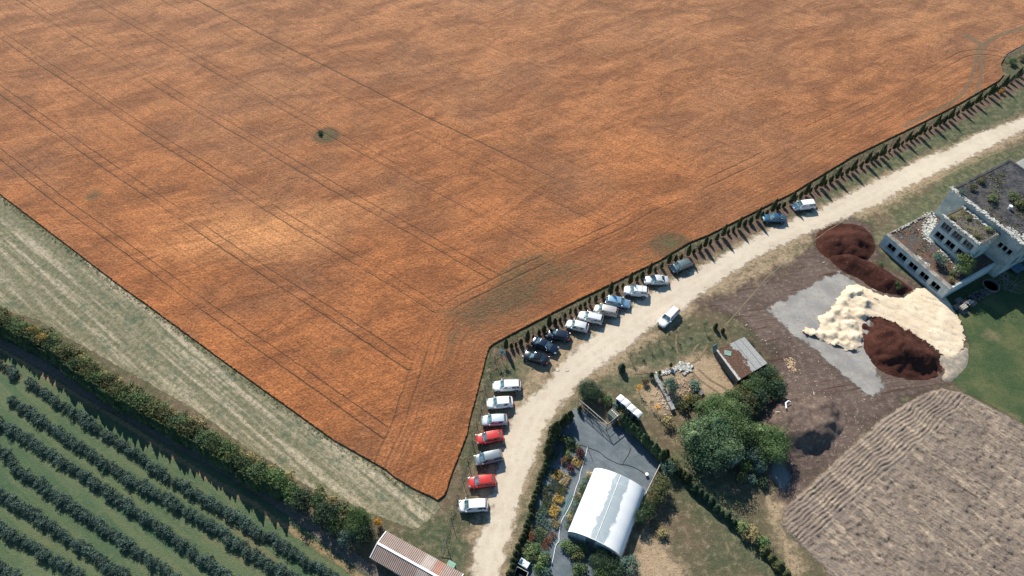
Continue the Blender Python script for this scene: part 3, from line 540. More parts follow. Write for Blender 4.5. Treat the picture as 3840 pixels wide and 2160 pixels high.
# --- young thujas along the wire fence
talls = [(1897,1311),(1976,1286),(2060,1228),(2138,1180),(2209,1140),(2288,1104),(2361,1066),(2432,1031),(2505,990),(2578,961),(2641,928),(2708,887),(2766,857),(2835,824),(2893,795),(2961,766),(3017,733),(3074,702),(3133,673),(3190,645),(3245,616),(3299,588),(3349,562),(3395,536),(3444,510),(3502,480),(3555,450),(3605,421),(3655,391),(3705,361),(3755,330),(3805,298),(3860,265),(3915,232)]
tw_ = [G(*p) for p in talls]
near = {0:'first tall thuja at the bend of the wire fence, clipped square on top', 1:'tall columnar thuja behind the dark blue saloon with the bright bonnet', 2:'tall columnar thuja shading the bonnet of the dark blue hatchback', 4:'tall thuja at the nose of the white estate near the silver beige people carrier', 5:'tall columnar thuja behind the light blue estate car', 6:'tall columnar thuja behind the white off-roader with roof bars', 7:'tall columnar thuja behind the silver white saloon', 8:'tall thuja between the silver white saloon and the grey green hatchback', 9:'tall columnar thuja right behind the grey green hatchback', 13:'tall thuja behind the front of the metallic blue saloon', 15:'tall thuja at the front left corner of the white five-door parked highest up the road'}
for i, p in enumerate(tw_):
    hh = random.uniform(3.3, 3.9) if i not in (3, 4) else 2.3
    plant('column', 'thuja', p[0], p[1], hh, near.get(i, 'tall dark columnar thuja in the fence line, '+part_of(i, len(tw_), ['beside the dark parked cars', 'behind the middle parked cars', 'below the green patch of wheat', 'near the two topmost cars', 'just beyond the topmost car', 'above the ruin', 'at the far right'])), 'thuja', 'tall thujas in the line along the wire fence', name='thuja', wid=random.uniform(.78, .95), lean=.03)
    if i+1 < len(tw_):
        q = tw_[i+1]; k = 3 if i < 4 else 2; wh = part_of(i, len(tw_), ['beside the dark parked cars', 'behind the middle parked cars', 'below the green patch of wheat', 'near the two topmost cars', 'just beyond the topmost car', 'above the ruin', 'at the far right'])
        for j in range(k):
            t = (j+1)/(k+1)+random.uniform(-.04, .04); off = random.uniform(-.1, .1)
            plant('stout', 'thuja', p[0]+(q[0]-p[0])*t, p[1]+(q[1]-p[1])*t+off, random.uniform(1.2, 2.1), 'small young thuja between two tall ones by the fence, '+wh, 'thuja', 'small thujas between the tall ones', name='thuja', wid=random.uniform(.75, 1.0))
# ornamental standards at the bend
def at(px, py): return G(px, py)
plant('lollipop', 'blue', *at(1884,1345), 2.6, 'blue-green ball-headed spruce on two thin stems at the fence bend', 'small tree', name='ball_tree', wid=1.25)
plant('lollipop', 'lime', *at(1866,1363), 2.0, 'small green ball-headed tree just below the blue spruce at the bend', 'small tree', name='ball_tree', wid=.9)
plant('lollipop', 'brown', *at(1862,1402), 2.0, 'small bare brown ball-headed tree above the white estate car', 'small tree', name='ball_tree', wid=.9)
# --- berry bushes of the orchard, one by one
rows = [[(-60,1325),(72,1412)],[(-200,1235),(124,1441),(580,1752),(620,1780),(1200,2131),(1330,2215)],[(-260,1315),(52,1504),(442,1768),(600,1853),(1089,2160),(1180,2215)],[(-200,1460),(0,1583),(276,1753),(580,1967),(850,2160),(930,2215)],[(-150,1590),(0,1684),(83,1768),(552,2091),(650,2165),(720,2215)],[(-100,1780),(0,1845),(414,2119),(480,2170)],[(-100,1900),(0,1969),(304,2160)],[(-80,2070),(0,2124),(80,2175)]]
for ri, rp in enumerate(rows):
    P = list(GL(rp, .45)); st0 = 0
    lab = 'stray berry bush left of the orchard path at the picture edge' if ri == 0 else 'leafy berry bush in the %s orchard row from the belt' % ['','first','second','third','fourth','fifth','sixth','seventh'][ri]
    AL = along(P, 1.18 if ri else 1.3, .3)
    for bi, (p, t) in enumerate(AL):
        d0 = pdist(np.array([p[0]]), np.array([p[1]]), np.array([G(-40,1400), G(60,1475), G(110,1430)]))[0]
        if ri in (1, 2) and (p[0] < (G(118,1440) if ri == 1 else G(45,1500))[0]): continue
        q = p+RNG.normal(0, .10, 2); plant('bush', 'berry', q[0], q[1], random.uniform(1.1, 1.4), lab if ri == 0 else lab+part_of(bi, len(AL), [', upper end', ', upper part', ', middle', ', lower part', ', lower end']), 'bush', 'berry bushes in orchard row %d' % ri if ri else 'stray berry bushes', name='berry_bush', wid=random.uniform(1.05, 1.3))
# --- tree belt between orchard and field
belt = smooth_line(GL([(-90,1195),(0,1252),(193,1345),(303,1430),(400,1492),(500,1556),(640,1632),(776,1708),(942,1818),(1075,1868)]), 4)
WH = ['at its upper left end', 'below the golden trees', 'just past the golden trees', 'in its middle', 'above the blue spruces', 'beside the blue spruces', 'towards the shed']
AL = along(belt, .92, .2)
for bi, (p, t) in enumerate(AL):
    wh = part_of(bi, len(AL), WH)
    q = p+RNG.normal(0, .14, 2)
    plant('stout', 'hedge' if random.random() < .75 else 'dark', q[0], q[1], random.uniform(3.4, 4.7), 'dark green thuja in the front rank of the belt, '+wh, 'thuja', 'thujas in the front rank of the tree belt', name='thuja', wid=random.uniform(.62, .85), lean=.04)
nrm = lambda t: np.array([-t[1], t[0]])
AL = along(belt, 1.35, .9)
for bi, (p, t) in enumerate(AL):
    wh = part_of(bi, len(AL), WH)
    nn = nrm(t); nn = nn if nn[1] > 0 else -nn; q = p+nn*random.uniform(1.0, 1.5)
    lf = random.choice(['olive', 'olive', 'green', 'hedge', 'hedge'])
    plant('tree', lf, q[0], q[1], random.uniform(3.0, 4.2), ('bushy olive tree behind the belt thujas, ' if lf == 'olive' else 'bushy green tree behind the belt thujas, ')+wh, 'tree', 'olive trees in the middle of the belt' if lf == 'olive' else 'green trees in the middle of the belt', name='belt_tree', wid=random.uniform(.8, 1.1))
AL = along(belt, 1.15, .5)
for bi, (p, t) in enumerate(AL):
    wh = part_of(bi, len(AL), WH)
    nn = nrm(t); nn = nn if nn[1] > 0 else -nn; q = p+nn*random.uniform(2.2, 3.0)
    lf = random.choice(['olive', 'straw', 'olive', 'lime', 'green'])
    plant('shrub', lf, q[0], q[1], random.uniform(1.2, 2.2), ('low yellowish shrub on the field side of the belt, ' if lf != 'green' else 'low green shrub on the field side of the belt, ')+wh, 'shrub', 'yellowish shrubs on the field side of the belt' if lf != 'green' else 'green shrubs on the field side of the belt', name='shrub', wid=random.uniform(1.0, 1.5))
for (px, py, lf, h_, lb) in [(148,1275,'gold',3.6,'yellow-leaved tree in the belt, upper of the two golden ones'),(182,1300,'gold',3.4,'yellow-orange tree in the belt, lower of the two golden ones'),(215,1365,'teal',2.4,'pale blue-green juniper hanging out of the belt below the golden trees'),(665,1640,'teal',3.0,'blue-green spruce in front of the belt, upper of two'),(765,1690,'teal',3.4,'blue-green spruce in front of the belt, lower of two'),(1420,1965,'orange',1.7,'small bush with bright orange top behind the shed')]:
    x, y = at(px, py); plant('shrub' if h_ < 2 else 'tree', lf, x, y, h_, lb, 'tree' if h_ > 2 else 'bush', name='belt_tree' if h_ > 2 else 'bush', wid=.75)
for (px, py, lf, k, h_, w_, lb) in [(1150,1895,'dark','tree',4.4,.85,'dark rounded tree where the thuja rank ends'),(1240,1945,'dark','tree',4.6,.9,'large dark tree in the belt second from the shed group'),(1268,1985,'green','tree',3.6,.8,'mid green tree low in the belt left of the pale crown'),(1350,1975,'green','bigtree',4.4,.75,'broad green tree with lit crown right above the shed roof'),(1310,2030,'teal','tree',3.4,.8,'blue-green tree at the lower edge of the belt next to the shed'),(1375,2020,'dark','tree',4.0,.75,'dark tree touching the corner of the corrugated shed'),(1108,1872,'green','tree',3.6,.95,'green tree closing the gap after the last belt thuja'),(1195,1900,'hedge','tree',3.6,.8,'green tree between the two dark ones near the end of the belt'),(1300,1930,'olive','shrub',2.2,1.2,'olive shrub on the field side near the end of the belt'),(1200,1860,'olive','shrub',2.0,1.2,'olive shrub behind the first dark tree of the belt'),(1250,1885,'straw','shrub',1.8,1.2,'dry yellow shrub behind the second dark tree of the belt'),(1345,1935,'brown','shrub',1.8,1.2,'brownish shrub behind the broad lit tree')]:
    x, y = at(px, py); plant(k, lf, x, y, h_, lb, 'tree' if k != 'shrub' else 'shrub', name='belt_tree' if k != 'shrub' else 'shrub', wid=w_)
# --- nursery hedges
def hedge_row(px, step, hs, kind, leaf, label, group, wid=(.9, 1.1), jit=.08, name='hedge_thuja'):
    for p, t in along(smooth_line(GL(px), 4), step, .1):
        q = p+RNG.normal(0, jit, 2); plant(kind, leaf, q[0], q[1], random.uniform(*hs), label, 'thuja', group, name=name, wid=random.uniform(*wid))
hedge_row([(2174,1538),(2160,1553)], .9, (1.7,2.1), 'stout', 'thuja', 'slim thuja at the top corner of the nursery hedge', 'slim thujas at the top of the nursery hedge', (.8, .95))
hedge_row([(2135,1572),(2110,1600),(2083,1625),(2062,1668),(2052,1712)], 1.0, (3.0,3.9), 'stout', 'thuja', 'tall dark thuja in the upper part of the roadside nursery hedge', 'tall thujas in the roadside nursery hedge', (.75, .95))
hedge_row([(2046,1735),(2026,1800),(2006,1868),(1990,1930),(1972,1985),(1950,2040)], .72, (1.3,1.8), 'stout', 'thuja', 'low round-topped thuja in the middle of the roadside nursery hedge', 'low thujas in the roadside nursery hedge', (1.0, 1.3))
hedge_row([(1944,2052),(1930,2100),(1915,2150),(1900,2200)], 1.0, (1.8,2.3), 'stout', 'thuja', 'egg-shaped clipped thuja in the lower part of the roadside nursery hedge', 'egg-shaped thujas at the bottom of the nursery hedge', (1.0, 1.25))
hedge_row([(2330,1585),(2365,1620),(2400,1652),(2440,1690),(2478,1728)], .72, (3.0,3.7), 'stout', 'hedge', 'tall thuja in the thick hedge running down from the portable toilets', 'thujas in the thick hedge by the toilets', (.75, .95))
hedge_row([(2510,1740),(2535,1768),(2562,1792),(2590,1818)], .85, (1.9,2.6), 'stout', 'thuja', 'thuja at the start of the lower hedge beyond the nursery corner', 'thujas at the start of the lower hedge', (1.0, 1.3))
hedge_row([(2600,1832),(2640,1868),(2690,1915),(2750,1962)], 1.0, (1.5,2.2), 'stout', 'dark', 'dark low thuja in the lower hedge running to the bottom of the picture', 'thujas in the middle of the lower hedge', (1.1, 1.5))
hedge_row([(2860,2065),(2900,2110),(2940,2160),(2980,2200)], 1.3, (1.4,1.9), 'egg', 'olive', 'olive green bush at the far end of the lower hedge', 'olive bushes at the end of the lower hedge', (1.1, 1.4), name='hedge_bush')
# --- single trees and bushes: (px, py of the foot, kind, leaf, height, width, label, category)
for (px, py, k, lf, h_, w_, lb, ct_) in [
 (2207,1487,'bigtree','dark',3.4,.95,'dark bristly round tree at the top corner of the nursery beside the road','tree'),
 (2255,1490,'shrub','olive',1.5,1.1,'small olive bush at the right foot of the dark round tree','bush'),
 (2278,1508,'shrub','green',1.6,1.2,'loose green bush between the dark round tree and the first toilet','bush'),
 (2310,1530,'shrub','teal',1.5,1.2,'pale blue-green bush in front of the first toilet','bush'),
 (2333,1545,'shrub','straw',1.6,1.1,'yellowish bush between the green hut and the toilets','bush'),
 (2384,1592,'egg','hedge',1.5,1.0,'round bush at the foot of the last toilet','bush'),
 (2395,1470,'sapling','orange',2.0,1.7,'yellow-orange sapling right of the toilets, upper of two','sapling'),
 (2462,1545,'sapling','orange',2.0,1.7,'yellow-orange sapling right of the toilets, lower of two','sapling'),
 (2440,1525,'sapling','dark',1.8,1.2,'thin dark sapling between the two orange ones','sapling'),
 (2420,1440,'shrub','brown',1.2,1.2,'reddish brown bush above the upper orange sapling','bush'),
 (2440,1415,'pine','dark',1.6,1.1,'small dark pine at the corner of the broken foundation','pine'),
 (2470,1405,'pine','green',1.3,1.1,'small green pine on the foundation edge, right of the dark one','pine'),
 (2512,1378,'pine','olive',1.5,.9,'slim pale pine above the white rubble','pine'),
 (2512,1462,'tree','teal',3.0,1.0,'dense blue-green round bush inside the broken foundation','bush'),
 (2598,1450,'shrub','teal',1.3,1.7,'grey-green sprawling bush above the grey planks','bush'),
 (2500,1590,'shrub','straw',1.8,1.2,'thin grey-brown bush below the lower orange sapling','bush'),
 (2555,1525,'shrub','olive',1.7,1.4,'olive bush at the lower end of the foundation wall','bush'),
 (2577,1500,'shrub','gold',1.2,1.2,'small yellow-flowered bush beside the olive one','bush'),
 (2600,1510,'shrub','olive',1.6,1.6,'dull olive bush between yellow bush and the great tree','bush'),
 (2655,1690,'bigtree','big',7.0,1.0,'largest tree of the thicket, broad yellow-green crown','tree'),
 (2720,1640,'bigtree','green',5.6,.95,'green tree joined to the right side of the largest crown','tree'),
 (2690,1560,'bigtree','green',4.4,1.05,'dark green tree above the largest crown','tree'),
 (2640,1560,'tree','green',3.6,1.1,'green tree at the top left of the thicket','tree'),
 (2770,1575,'tree','hedge',4.2,1.05,'mid green tree in the upper middle of the thicket','tree'),
 (2740,1510,'tree','green',3.2,1.1,'green tree just below the flat-roofed block','tree'),
 (2790,1530,'tree','olive',3.4,1.05,'olive tree in the thicket below the flat-roofed block','tree'),
 (2830,1510,'tree','dark',3.6,1.0,'dark tree at the right rim of the upper thicket','tree'),
 (2850,1470,'tree','hedge',3.6,.95,'green tree right of the flat-roofed block','tree'),
 (2895,1480,'tree','dark',3.8,.95,'dark green tree at the outermost right of the upper thicket','tree'),
 (2880,1430,'tree','dark',3.0,1.0,'dark tree beside the right corner of the flat-roofed block','tree'),
 (2905,1440,'tree','olive',2.6,1.0,'yellow-tipped tree at the upper right of the thicket','tree'),
 (2800,1462,'tree','green',2.8,1.1,'green tree at the bottom corner of the flat-roofed outbuilding','tree'),
 (2825,1440,'tree','hedge',2.6,1.1,'green tree tight against the lower right wall of the outbuilding','tree'),
 (2770,1480,'tree','olive',2.4,1.2,'olive tree below the bottom corner of the outbuilding','tree'),
 (2850,1415,'tree','dark',2.4,1.0,'dark bush pressed to the right corner of the outbuilding','bush'),
 (2862,1382,'shrub','dark',1.6,1.3,'dark low bush along the right wall of the flat-roofed block','bush'),
 (2838,1340,'shrub','dark',1.3,1.2,'dark low bush higher along the right wall of the flat-roofed block','bush'),
 (2815,1300,'shrub','dark',1.1,1.2,'first dark low bush behind the flat-roofed block','bush'),
 (2885,1400,'shrub','green',1.8,1.3,'green bush above the yellow-tipped tree','bush'),
 (2760,1650,'tree','hedge',5.0,1.0,'green tree between the largest crown and the dome-shaped one','tree'),
 (2870,1690,'bigtree','green',5.2,.95,'dome-shaped dark green tree at the right of the thicket','tree'),
 (2805,1720,'tree','teal',3.6,.95,'pale blue-green tree in the lower thicket beside the lower hut','tree'),
 (2830,1755,'tree','teal',2.8,1.0,'silvery small tree at the lower right of the thicket','tree'),
 (2785,1760,'tree','green',2.6,1.0,'green bush right of the lower hut','tree'),
 (2700,1705,'tree','dark',3.6,1.0,'dark tree between the two huts','tree'),
 (2600,1690,'tree','hedge',3.0,1.1,'green bush at the lower left of the largest crown','tree'),
 (2570,1630,'tree','green',3.0,1.0,'green bush at the left edge of the largest crown','tree'),
 (2775,1800,'stout','olive',2.6,1.2,'leaning yellow-green thuja below the thicket','thuja'),
 (2812,1800,'shrub','teal',1.6,1.3,'small blue-green bush right of the leaning thuja','bush'),
 (2860,1745,'egg','lime',1.3,1.1,'small round yellow-green bush below the silvery tree','bush'),
 (2860,1810,'shrub','dark',1.4,1.4,'dark scrubby bush right of the leaning thuja','bush'),
 (2497,1702,'egg','thuja',1.5,.9,'small round thuja at the top end of the nursery side rail','thuja'),
 (2500,1765,'tree','teal',2.8,.9,'silvery blue spruce against the nursery side rail','tree'),
 (2525,1755,'tree','olive',2.6,.9,'olive brown shrub between silvery spruce and lower hedge','shrub'),
 (2475,1835,'tree','olive',3.2,.95,'golden brown round bush beside the top of the greenhouse, upper of three','bush'),
 (2462,1868,'tree','olive',3.0,.95,'golden brown round bush beside the greenhouse, middle of three','bush'),
 (2440,1893,'tree','olive',2.4,.95,'golden brown round bush beside the greenhouse, lowest of three','bush'),
 (2425,1925,'tree','hedge',2.8,.9,'bright green lumpy bush touching the greenhouse side','bush'),
 (2400,1950,'tree','dark',2.8,.95,'dark green bush with red flowers at the greenhouse side','bush'),
 (2352,2128,'tree','teal',3.0,1.0,'blue-green round bush at the lower corner of the greenhouse','bush'),
 (2310,2150,'tree','dark',2.4,1.1,'dark bush left of the blue-green one at the bottom','bush'),
 (2255,2150,'tree','green',2.0,1.2,'green bush at the bottom edge below the greenhouse','bush'),
 (2255,2105,'bigtree','dark',2.6,1.1,'large dark bush right of the greenhouse door','bush'),
 (2290,2120,'tree','dark',2.4,1.1,'dark bush under the right end of the greenhouse gable','bush'),
 (2780,1985,'shrub','lime',2.0,1.1,'bright yellow-green bush near the end of the lower hedge','bush'),
 (2812,2012,'shrub','straw',2.0,1.5,'thin pale bush after the bright one in the lower hedge','bush'),
 (2852,2040,'shrub','green',1.9,1.2,'green bush after the pale one in the lower hedge','bush'),
 (2480,2000,'shrub','straw',1.2,1.5,'dry weed clump in the grass right of the greenhouse','bush'),
 (3298,1000,'shrub','green',1.3,1.0,'small green bush growing on the peat ridge, upper one','bush'),
 (3355,1078,'shrub','green',1.7,1.1,'small green bush on the lower end of the peat ridge','bush'),
 (1203,507,'shrub','dark',1.3,1.0,'lone dark bush in the green hollow of the wheat','bush'),
 (2150,2062,'bush','hedge',1.5,1.3,'green shrub left of the greenhouse door, nearest the hose','shrub'),
 (2165,2088,'bush','olive',1.4,1.2,'olive shrub left of the greenhouse door, lowest','shrub'),
 (2120,2045,'bush','green',1.3,1.2,'green shrub at the lower left corner of the greenhouse','shrub'),
 (2180,2060,'bush','green',1.3,1.2,'green shrub under the left end of the greenhouse gable','shrub'),
 (2170,2150,'bush','hedge',1.7,1.3,'green shrub at the bottom edge, left of the fabric corner','shrub')]:
    x, y = at(px, py); plant(k, lf, x, y, h_, lb, ct_, name={'pine':'pine_tree','sapling':'sapling'}.get(k, ct_.replace(' ', '_')), wid=w_)
# young pines and saplings in an arc south of the road
for i, (px, py, k, lf, h_, w_) in enumerate([(2330,1388,'stout','dark',2.0,1.3),(2362,1345,'sapling','dark',2.0,1.3),(2398,1325,'sapling','dark',2.0,1.3),(2432,1302,'sapling','olive',1.9,1.2),(2467,1290,'sapling','straw',1.9,1.2),(2502,1272,'sapling','olive',2.1,1.2),(2530,1265,'sapling','olive',2.0,1.1),(2575,1245,'sapling','olive',1.6,1.1),(2640,1232,'sapling','dark',2.2,1.3),(2680,1232,'stout','thuja',1.7,1.0),(2708,1246,'stout','thuja',1.3,1.2)]):
    x, y = at(px, py); plant(k, lf, x, y, h_, '%s young tree in the arc south of the road, counted from the dark round tree' % ['first','second','third','fourth','fifth','sixth','seventh','eighth','ninth','tenth','eleventh'][i], 'young tree', 'young trees in the arc', name='young_tree', wid=w_)
# weeds under the fence, on the yard rim: ground cover nobody could count
def tufts(name, pts, n, h, leafs, label, spread=.35, size=.16, z=0.0):
    V = []; F = []; o = 0; rng = np.random.default_rng(len(name)); ms = [LM[l] for l in leafs]; mi = []
    P = [p for p, t in along(pts, .3)]; idx = rng.integers(0, len(P), n)
    for i in idx:
        c = P[i]+rng.normal(0, spread, 2); k = 9; a = rng.uniform(-.14, .14, (k, 3)); a[:, 2] = np.abs(a[:, 2])*h*6+.03
        v, f = cards(np.array([c[0], c[1], z])+a, np.tile([0, 0, 1.], (k, 1)), size, rng, 1.0); V.append(v); F.append(f+o); o += len(v); mi += [rng.integers(0, len(ms))]*k
    me = npmesh(name, np.concatenate(V), np.concatenate(F), ms); me.polygons.foreach_set('material_index', np.array(mi, np.int32)); return tag(link(name, me), label, 'weeds', kind='stuff')
tufts('fence_weeds', list(FEN+np.array([-.1, .15])), 1500, .14, ['olive', 'straw', 'dark'], 'rough weeds and grass under the wire fence', .3, .10)
tufts('field_margin_weeds', [FR[i]+np.array([.5, -.6]) if i > 9 else FR[i]+np.array([.7, -.1]) for i in range(2, len(FR)-1)], 900, .1, ['green', 'straw', 'olive'], 'low weeds between the wheat and the wire fence', .4, .10)
tufts('field_side_weeds', [p+np.array([-.3, -.35]) for p in FL[1:]], 900, .1, ['green', 'straw', 'dark'], 'low weeds along the lower left edge of the wheat', .3, .12)
# ================================================================ CARS
def paint(name, col, metal=0.0, rough=.28):
    m = M(name); n = m.noise(1.2, detail=3); c = m.val(col, n, .93, 1.05)
    return m.fin(c, rough, metal=metal, spec=.5, Coat_Weight=.6, Coat_Roughness=.08)
PNT = dict(white=paint('paint_white', (.78,.79,.80)), pearl=paint('paint_pearl_white', (.66,.68,.68), .1), silver=paint('paint_silver', (.52,.56,.58), .3, .4), bluesilver=paint('paint_blue_silver', (.42,.50,.56), .2, .45),
    grey=paint('paint_grey', (.20,.235,.26), .5, .35), greygreen=paint('paint_grey_green', (.15,.20,.205), .55, .33), red=paint('paint_red', (.50,.022,.018), .0, .35), black=paint('paint_black', (.012,.016,.022), .2, .15),
    navy=paint('paint_dark_blue', (.014,.024,.050), .4, .18), dblue=paint('paint_night_blue', (.016,.025,.045), .3, .2), lblue=paint('paint_light_blue', (.22,.38,.52), .5, .33), blue=paint('paint_metal_blue', (.06,.15,.23), .6, .28), beige=paint('paint_silver_beige', (.46,.44,.41), .5, .36))
m = M('car_glass'); m.noise(1); GLS = m.fin((.020,.040,.052), .04, spec=.9, Coat_Weight=1.0, Coat_Roughness=.02)
m = M('screen_glass'); n = m.noise(2.2, detail=2); SCR = m.fin(m.mix(m.step(n, .4, .65), (.035,.085,.105), (.13,.22,.25)), .06, spec=.9, Coat_Weight=1.0, Coat_Roughness=.02)
m = M('tyre_rubber'); TYR = m.fin((.018,.018,.02), .8); m = M('wheel_alloy'); RIM = m.fin((.45,.46,.47), .35, metal=.7)
m = M('black_trim'); TRM = m.fin((.02,.022,.025), .5); m = M('headlamp_glass'); HDL = m.fin((.20,.23,.25), .2, spec=.6); m = M('tail_lamp'); TLL = m.fin((.38,.02,.015), .2, spec=.6)
m = M('plate_plain'); PLT = m.fin((.6,.6,.58), .5); m = M('roof_bar_alloy'); BAR = m.fin((.5,.52,.53), .35, metal=.6)
# type: length, width, belt height, roof height, hood tip height, stations of the cabin as share of the length from the nose (screen base, screen top, roof end, rear glass base), tail height
TYP = dict(saloon=(4.62,1.80,.93,1.43,.72,.285,.445,.70,.85,.93), estate=(4.68,1.80,.94,1.47,.73,.275,.415,.91,.975,.92), hatch=(4.22,1.77,.94,1.48,.76,.245,.40,.86,.965,.92),
    mpv=(4.35,1.80,1.00,1.62,.84,.195,.355,.91,.975,.96), suv=(4.45,1.84,1.05,1.66,.92,.26,.40,.89,.975,1.02), crossover=(4.3,1.80,1.00,1.56,.86,.25,.40,.84,.955,1.0))
def car(F, Rr, typ, col, label, rails=False, bars=False, dark_rear=False):
    L, W, zb, zr, zn, s0, s1, s2, s3, zt = TYP[typ]; a = np.array(G(*F, .55)); b = np.array(G(*Rr, .55)); c = (a+b)/2; d = a-b; LL = float(np.linalg.norm(d)); L = min(max(LL, L-.25), L+.25)
    e = empty('car', (c[0], c[1], .06), math.atan2(d[1], d[0]), label, 'car'); e['group'] = 'cars parked along the gravel road'; pm = PNT[col]; h = W/2
    X = lambda s: L*(.5-s)
    # body shell lofted along the length
    st_ = [(0,.60,.40,zn-.16),(.012,.76,.28,zn-.05),(.05,.90,.20,zn+.02),(.11,.97,.18,zn+.10),(s0*.75,1,.18,zb-.06),(s0,1,.18,zb),(.42,1,.18,zb+.01),(.6,1,.18,zb+.03),(.78,1,.18,zb+.04),(s3-.02,.985,.20,zt+.03),(min(s3+.03,.985),.95,.24,zt),(.992,.86,.32,zt-.08),(1.0,.74,.42,zt-.22)]
    if typ == 'saloon': st_[8] = (.80,1,.18,zb+.04); st_[9] = (.86,.985,.19,zt+.02); st_[10] = (.965,.93,.24,zt+.01)
    V = []; F_ = []; ring = 14
    for (s, wf, z0, z1) in st_:
        hw = h*wf; q = [(0,z1+.025),(hw*.5,z1+.015),(hw*.82,z1-.02),(hw*.95,z1-.09),(hw,z1-.22),(hw,(z0+z1)/2-.04),(hw*.98,z0+.08),(hw*.86,z0)]
        full = q+[(-y, z) for y, z in q[1:][::-1]]; full = full[:15]; ring = len(full); V += [(X(s), y, z) for y, z in full]
    for i in range(len(st_)-1):
        for j in range(ring): F_.append((i*ring+j, i*ring+(j+1) % ring, (i+1)*ring+(j+1) % ring, (i+1)*ring+j))
    F_ += [tuple(range(ring)), tuple(range((len(st_)-1)*ring, len(st_)*ring))[::-1]]
    body = MB(); body.add(V, F_)
    me = body.mesh('body', pm, True); link('body', me, e)
    # cabin
    zbb = zb-.03; wb = h*.93; wt = h*.74; xs_ = [X(s0), X(s1), X((s1+s2)/2), X(s2), X(s3)]
    zz = [zbb, zr-.03, zr, zr-.03, zbb if typ != 'saloon' else zt-.02]; ww = [wb*.94, wt, wt*1.01, wt*.96, wb*.9]
    cb = MB(); top = []
    bl = [(xs_[0], wb*.94, zbb), (X((s0+s1)/2), wb, zbb), (xs_[2], wb*1.0, zbb), (X(s2), wb, zbb), (xs_[4], wb*.88, zz[4])]
    tp = [(xs_[1]+.015, wt, zz[1]-.01), (xs_[1], wt, zz[1]), (xs_[2], wt*1.01, zz[2]), (xs_[3], wt*.96, zz[3]), (xs_[3]-.015, wt*.95, zz[3]-.01)]
    vv = []
    for (x, y, z) in bl: vv += [(x, y, z), (x, -y, z)]
    for (x, y, z) in tp: vv += [(x, y, z), (x, -y, z)]
    ff = [(0,1,11,10)]
    for i in range(4): k = 2*i; ff += [(k, k+10, k+12, k+2), (k+1, k+3, k+13, k+11), (k+10, k+11, k+13, k+12)]
    ff += [(8,18,19,9), (1,0,2,4,6,8,9,7,5,3)]
    cb.add(vv, ff); link('cabin', cb.mesh('cabin', pm, True, .05), e)
    def panel(name, A, B, C_, D, u0, u1, v0, v1, mt, parent=e, out=.012, th=.004):
        """glass panel on the quad A(bottom start) B(bottom end) C(top end) D(top start)"""
        A, B, C_, D = map(Vector, (A, B, C_, D)); pt = lambda u, v: (A*(1-u)+B*u)*(1-v)+(D*(1-u)+C_*u)*v
        nn = (B-A).cross(D-A).normalized(); mid = (A+B+C_+D)/4
        if nn.dot(mid-Vector((xs_[2], 0, .6))) < 0: nn = -nn
        P = [pt(u0, v0), pt(u1, v0), pt(u1, v1), pt(u0, v1)]; bb = MB(); bb.add([p+nn*out for p in P]+[p-nn*.02 for p in P], [(0,1,2,3), (7,6,5,4), (0,4,5,1), (1,5,6,2), (2,6,7,3), (3,7,4,0)])
        return bb.obj(name, mt, parent, bevel=0.0)
    panel('windscreen', vv[0], vv[1], vv[11], vv[10], .05, .95, .02, .97, SCR)
    panel('rear_window', vv[8], vv[9], vv[19], vv[18], .08, .92, .22 if typ not in ('saloon',) else .06, .92, GLS)
    n_side = 3 if typ in ('estate', 'mpv', 'suv', 'saloon') else 2
    for sg in (0, 1):
        y = 1 if sg == 0 else -1
        def sp(x, t):    # point on the side plane at length x, t = 0 belt .. 1 roof
            yb = wb*.985; yt = wt*.99; return Vector((x, y*(yb+(yt-yb)*t), zbb+(zr-.03-zbb)*t))
        segs = [(s0+.05, s1+.02, (s1+s2)/2-.02), ((s1+s2)/2+.0, None, s2-(.09 if n_side == 3 else .06)), (s2-(.075 if n_side == 3 else .9), None, s3-.03)][:n_side]
        for (sa, smid, sb) in segs:
            A_ = sp(X(sa), .16); B_ = sp(X(sb), .16)
            if smid: D_ = sp(X(smid+.03), .84); C_ = sp(X(sb), .84)
            elif sb > s2: D_ = sp(X(sa), .84); C_ = sp(X(min(sb, s2+.02)), .80)
            else: D_ = sp(X(sa), .84); C_ = sp(X(sb), .84)
            nn = Vector((0, y, .35)).normalized(); bb = MB(); P = [A_, B_, C_, D_]
            bb.add([p+nn*.014 for p in P]+[p-nn*.03 for p in P], [(0,1,2,3), (7,6,5,4), (0,4,5,1), (1,5,6,2), (2,6,7,3), (3,7,4,0)]); bb.obj('side_window', GLS, e)
    # running gear and trim
    for xw in (X(.19), X(.805)):
        for y in (1, -1):
            r_ = .32 if typ != 'suv' else .36; t = MB(); t.tube([(xw, y*(h-.19), r_-.04), (xw, y*(h+.012), r_-.04)], r_, 18); wh = t.obj('wheel', TYR, e, smooth=False)
            q = MB(); q.tube([(xw, y*(h-.02), r_-.04), (xw, y*(h+.03), r_-.04)], r_*.64, 12); q.obj('rim', RIM, wh)
            ar = MB(); ar.tube([(xw, y*(h-.10), r_-.02), (xw, y*(h+.004), r_-.02)], r_*1.17, 18); ar.obj('wheel_arch', TRM, e)
    for y in (1, -1):
        b_ = MB(); b_.box((X(.045), y*h*.70, zn-.03), (.34, .30, .14), y*-.35); b_.obj('headlight', HDL, e, bevel=.03)
        b_ = MB(); b_.box((X(.978), y*h*.74, zt-.10), (.16, .26, .22), y*.25); b_.obj('tail_light', TLL, e, bevel=.02)
        b_ = MB(); b_.box((X(s0+.055), y*(h+.07), zb+.08), (.13, .22, .13)); b_.obj('wing_mirror', pm, e, bevel=.03)
        b_ = MB(); b_.box((X(.5), y*(h-.01), .27), (L*.48, .06, .11)); b_.obj('side_sill', TRM, e, bevel=.01)
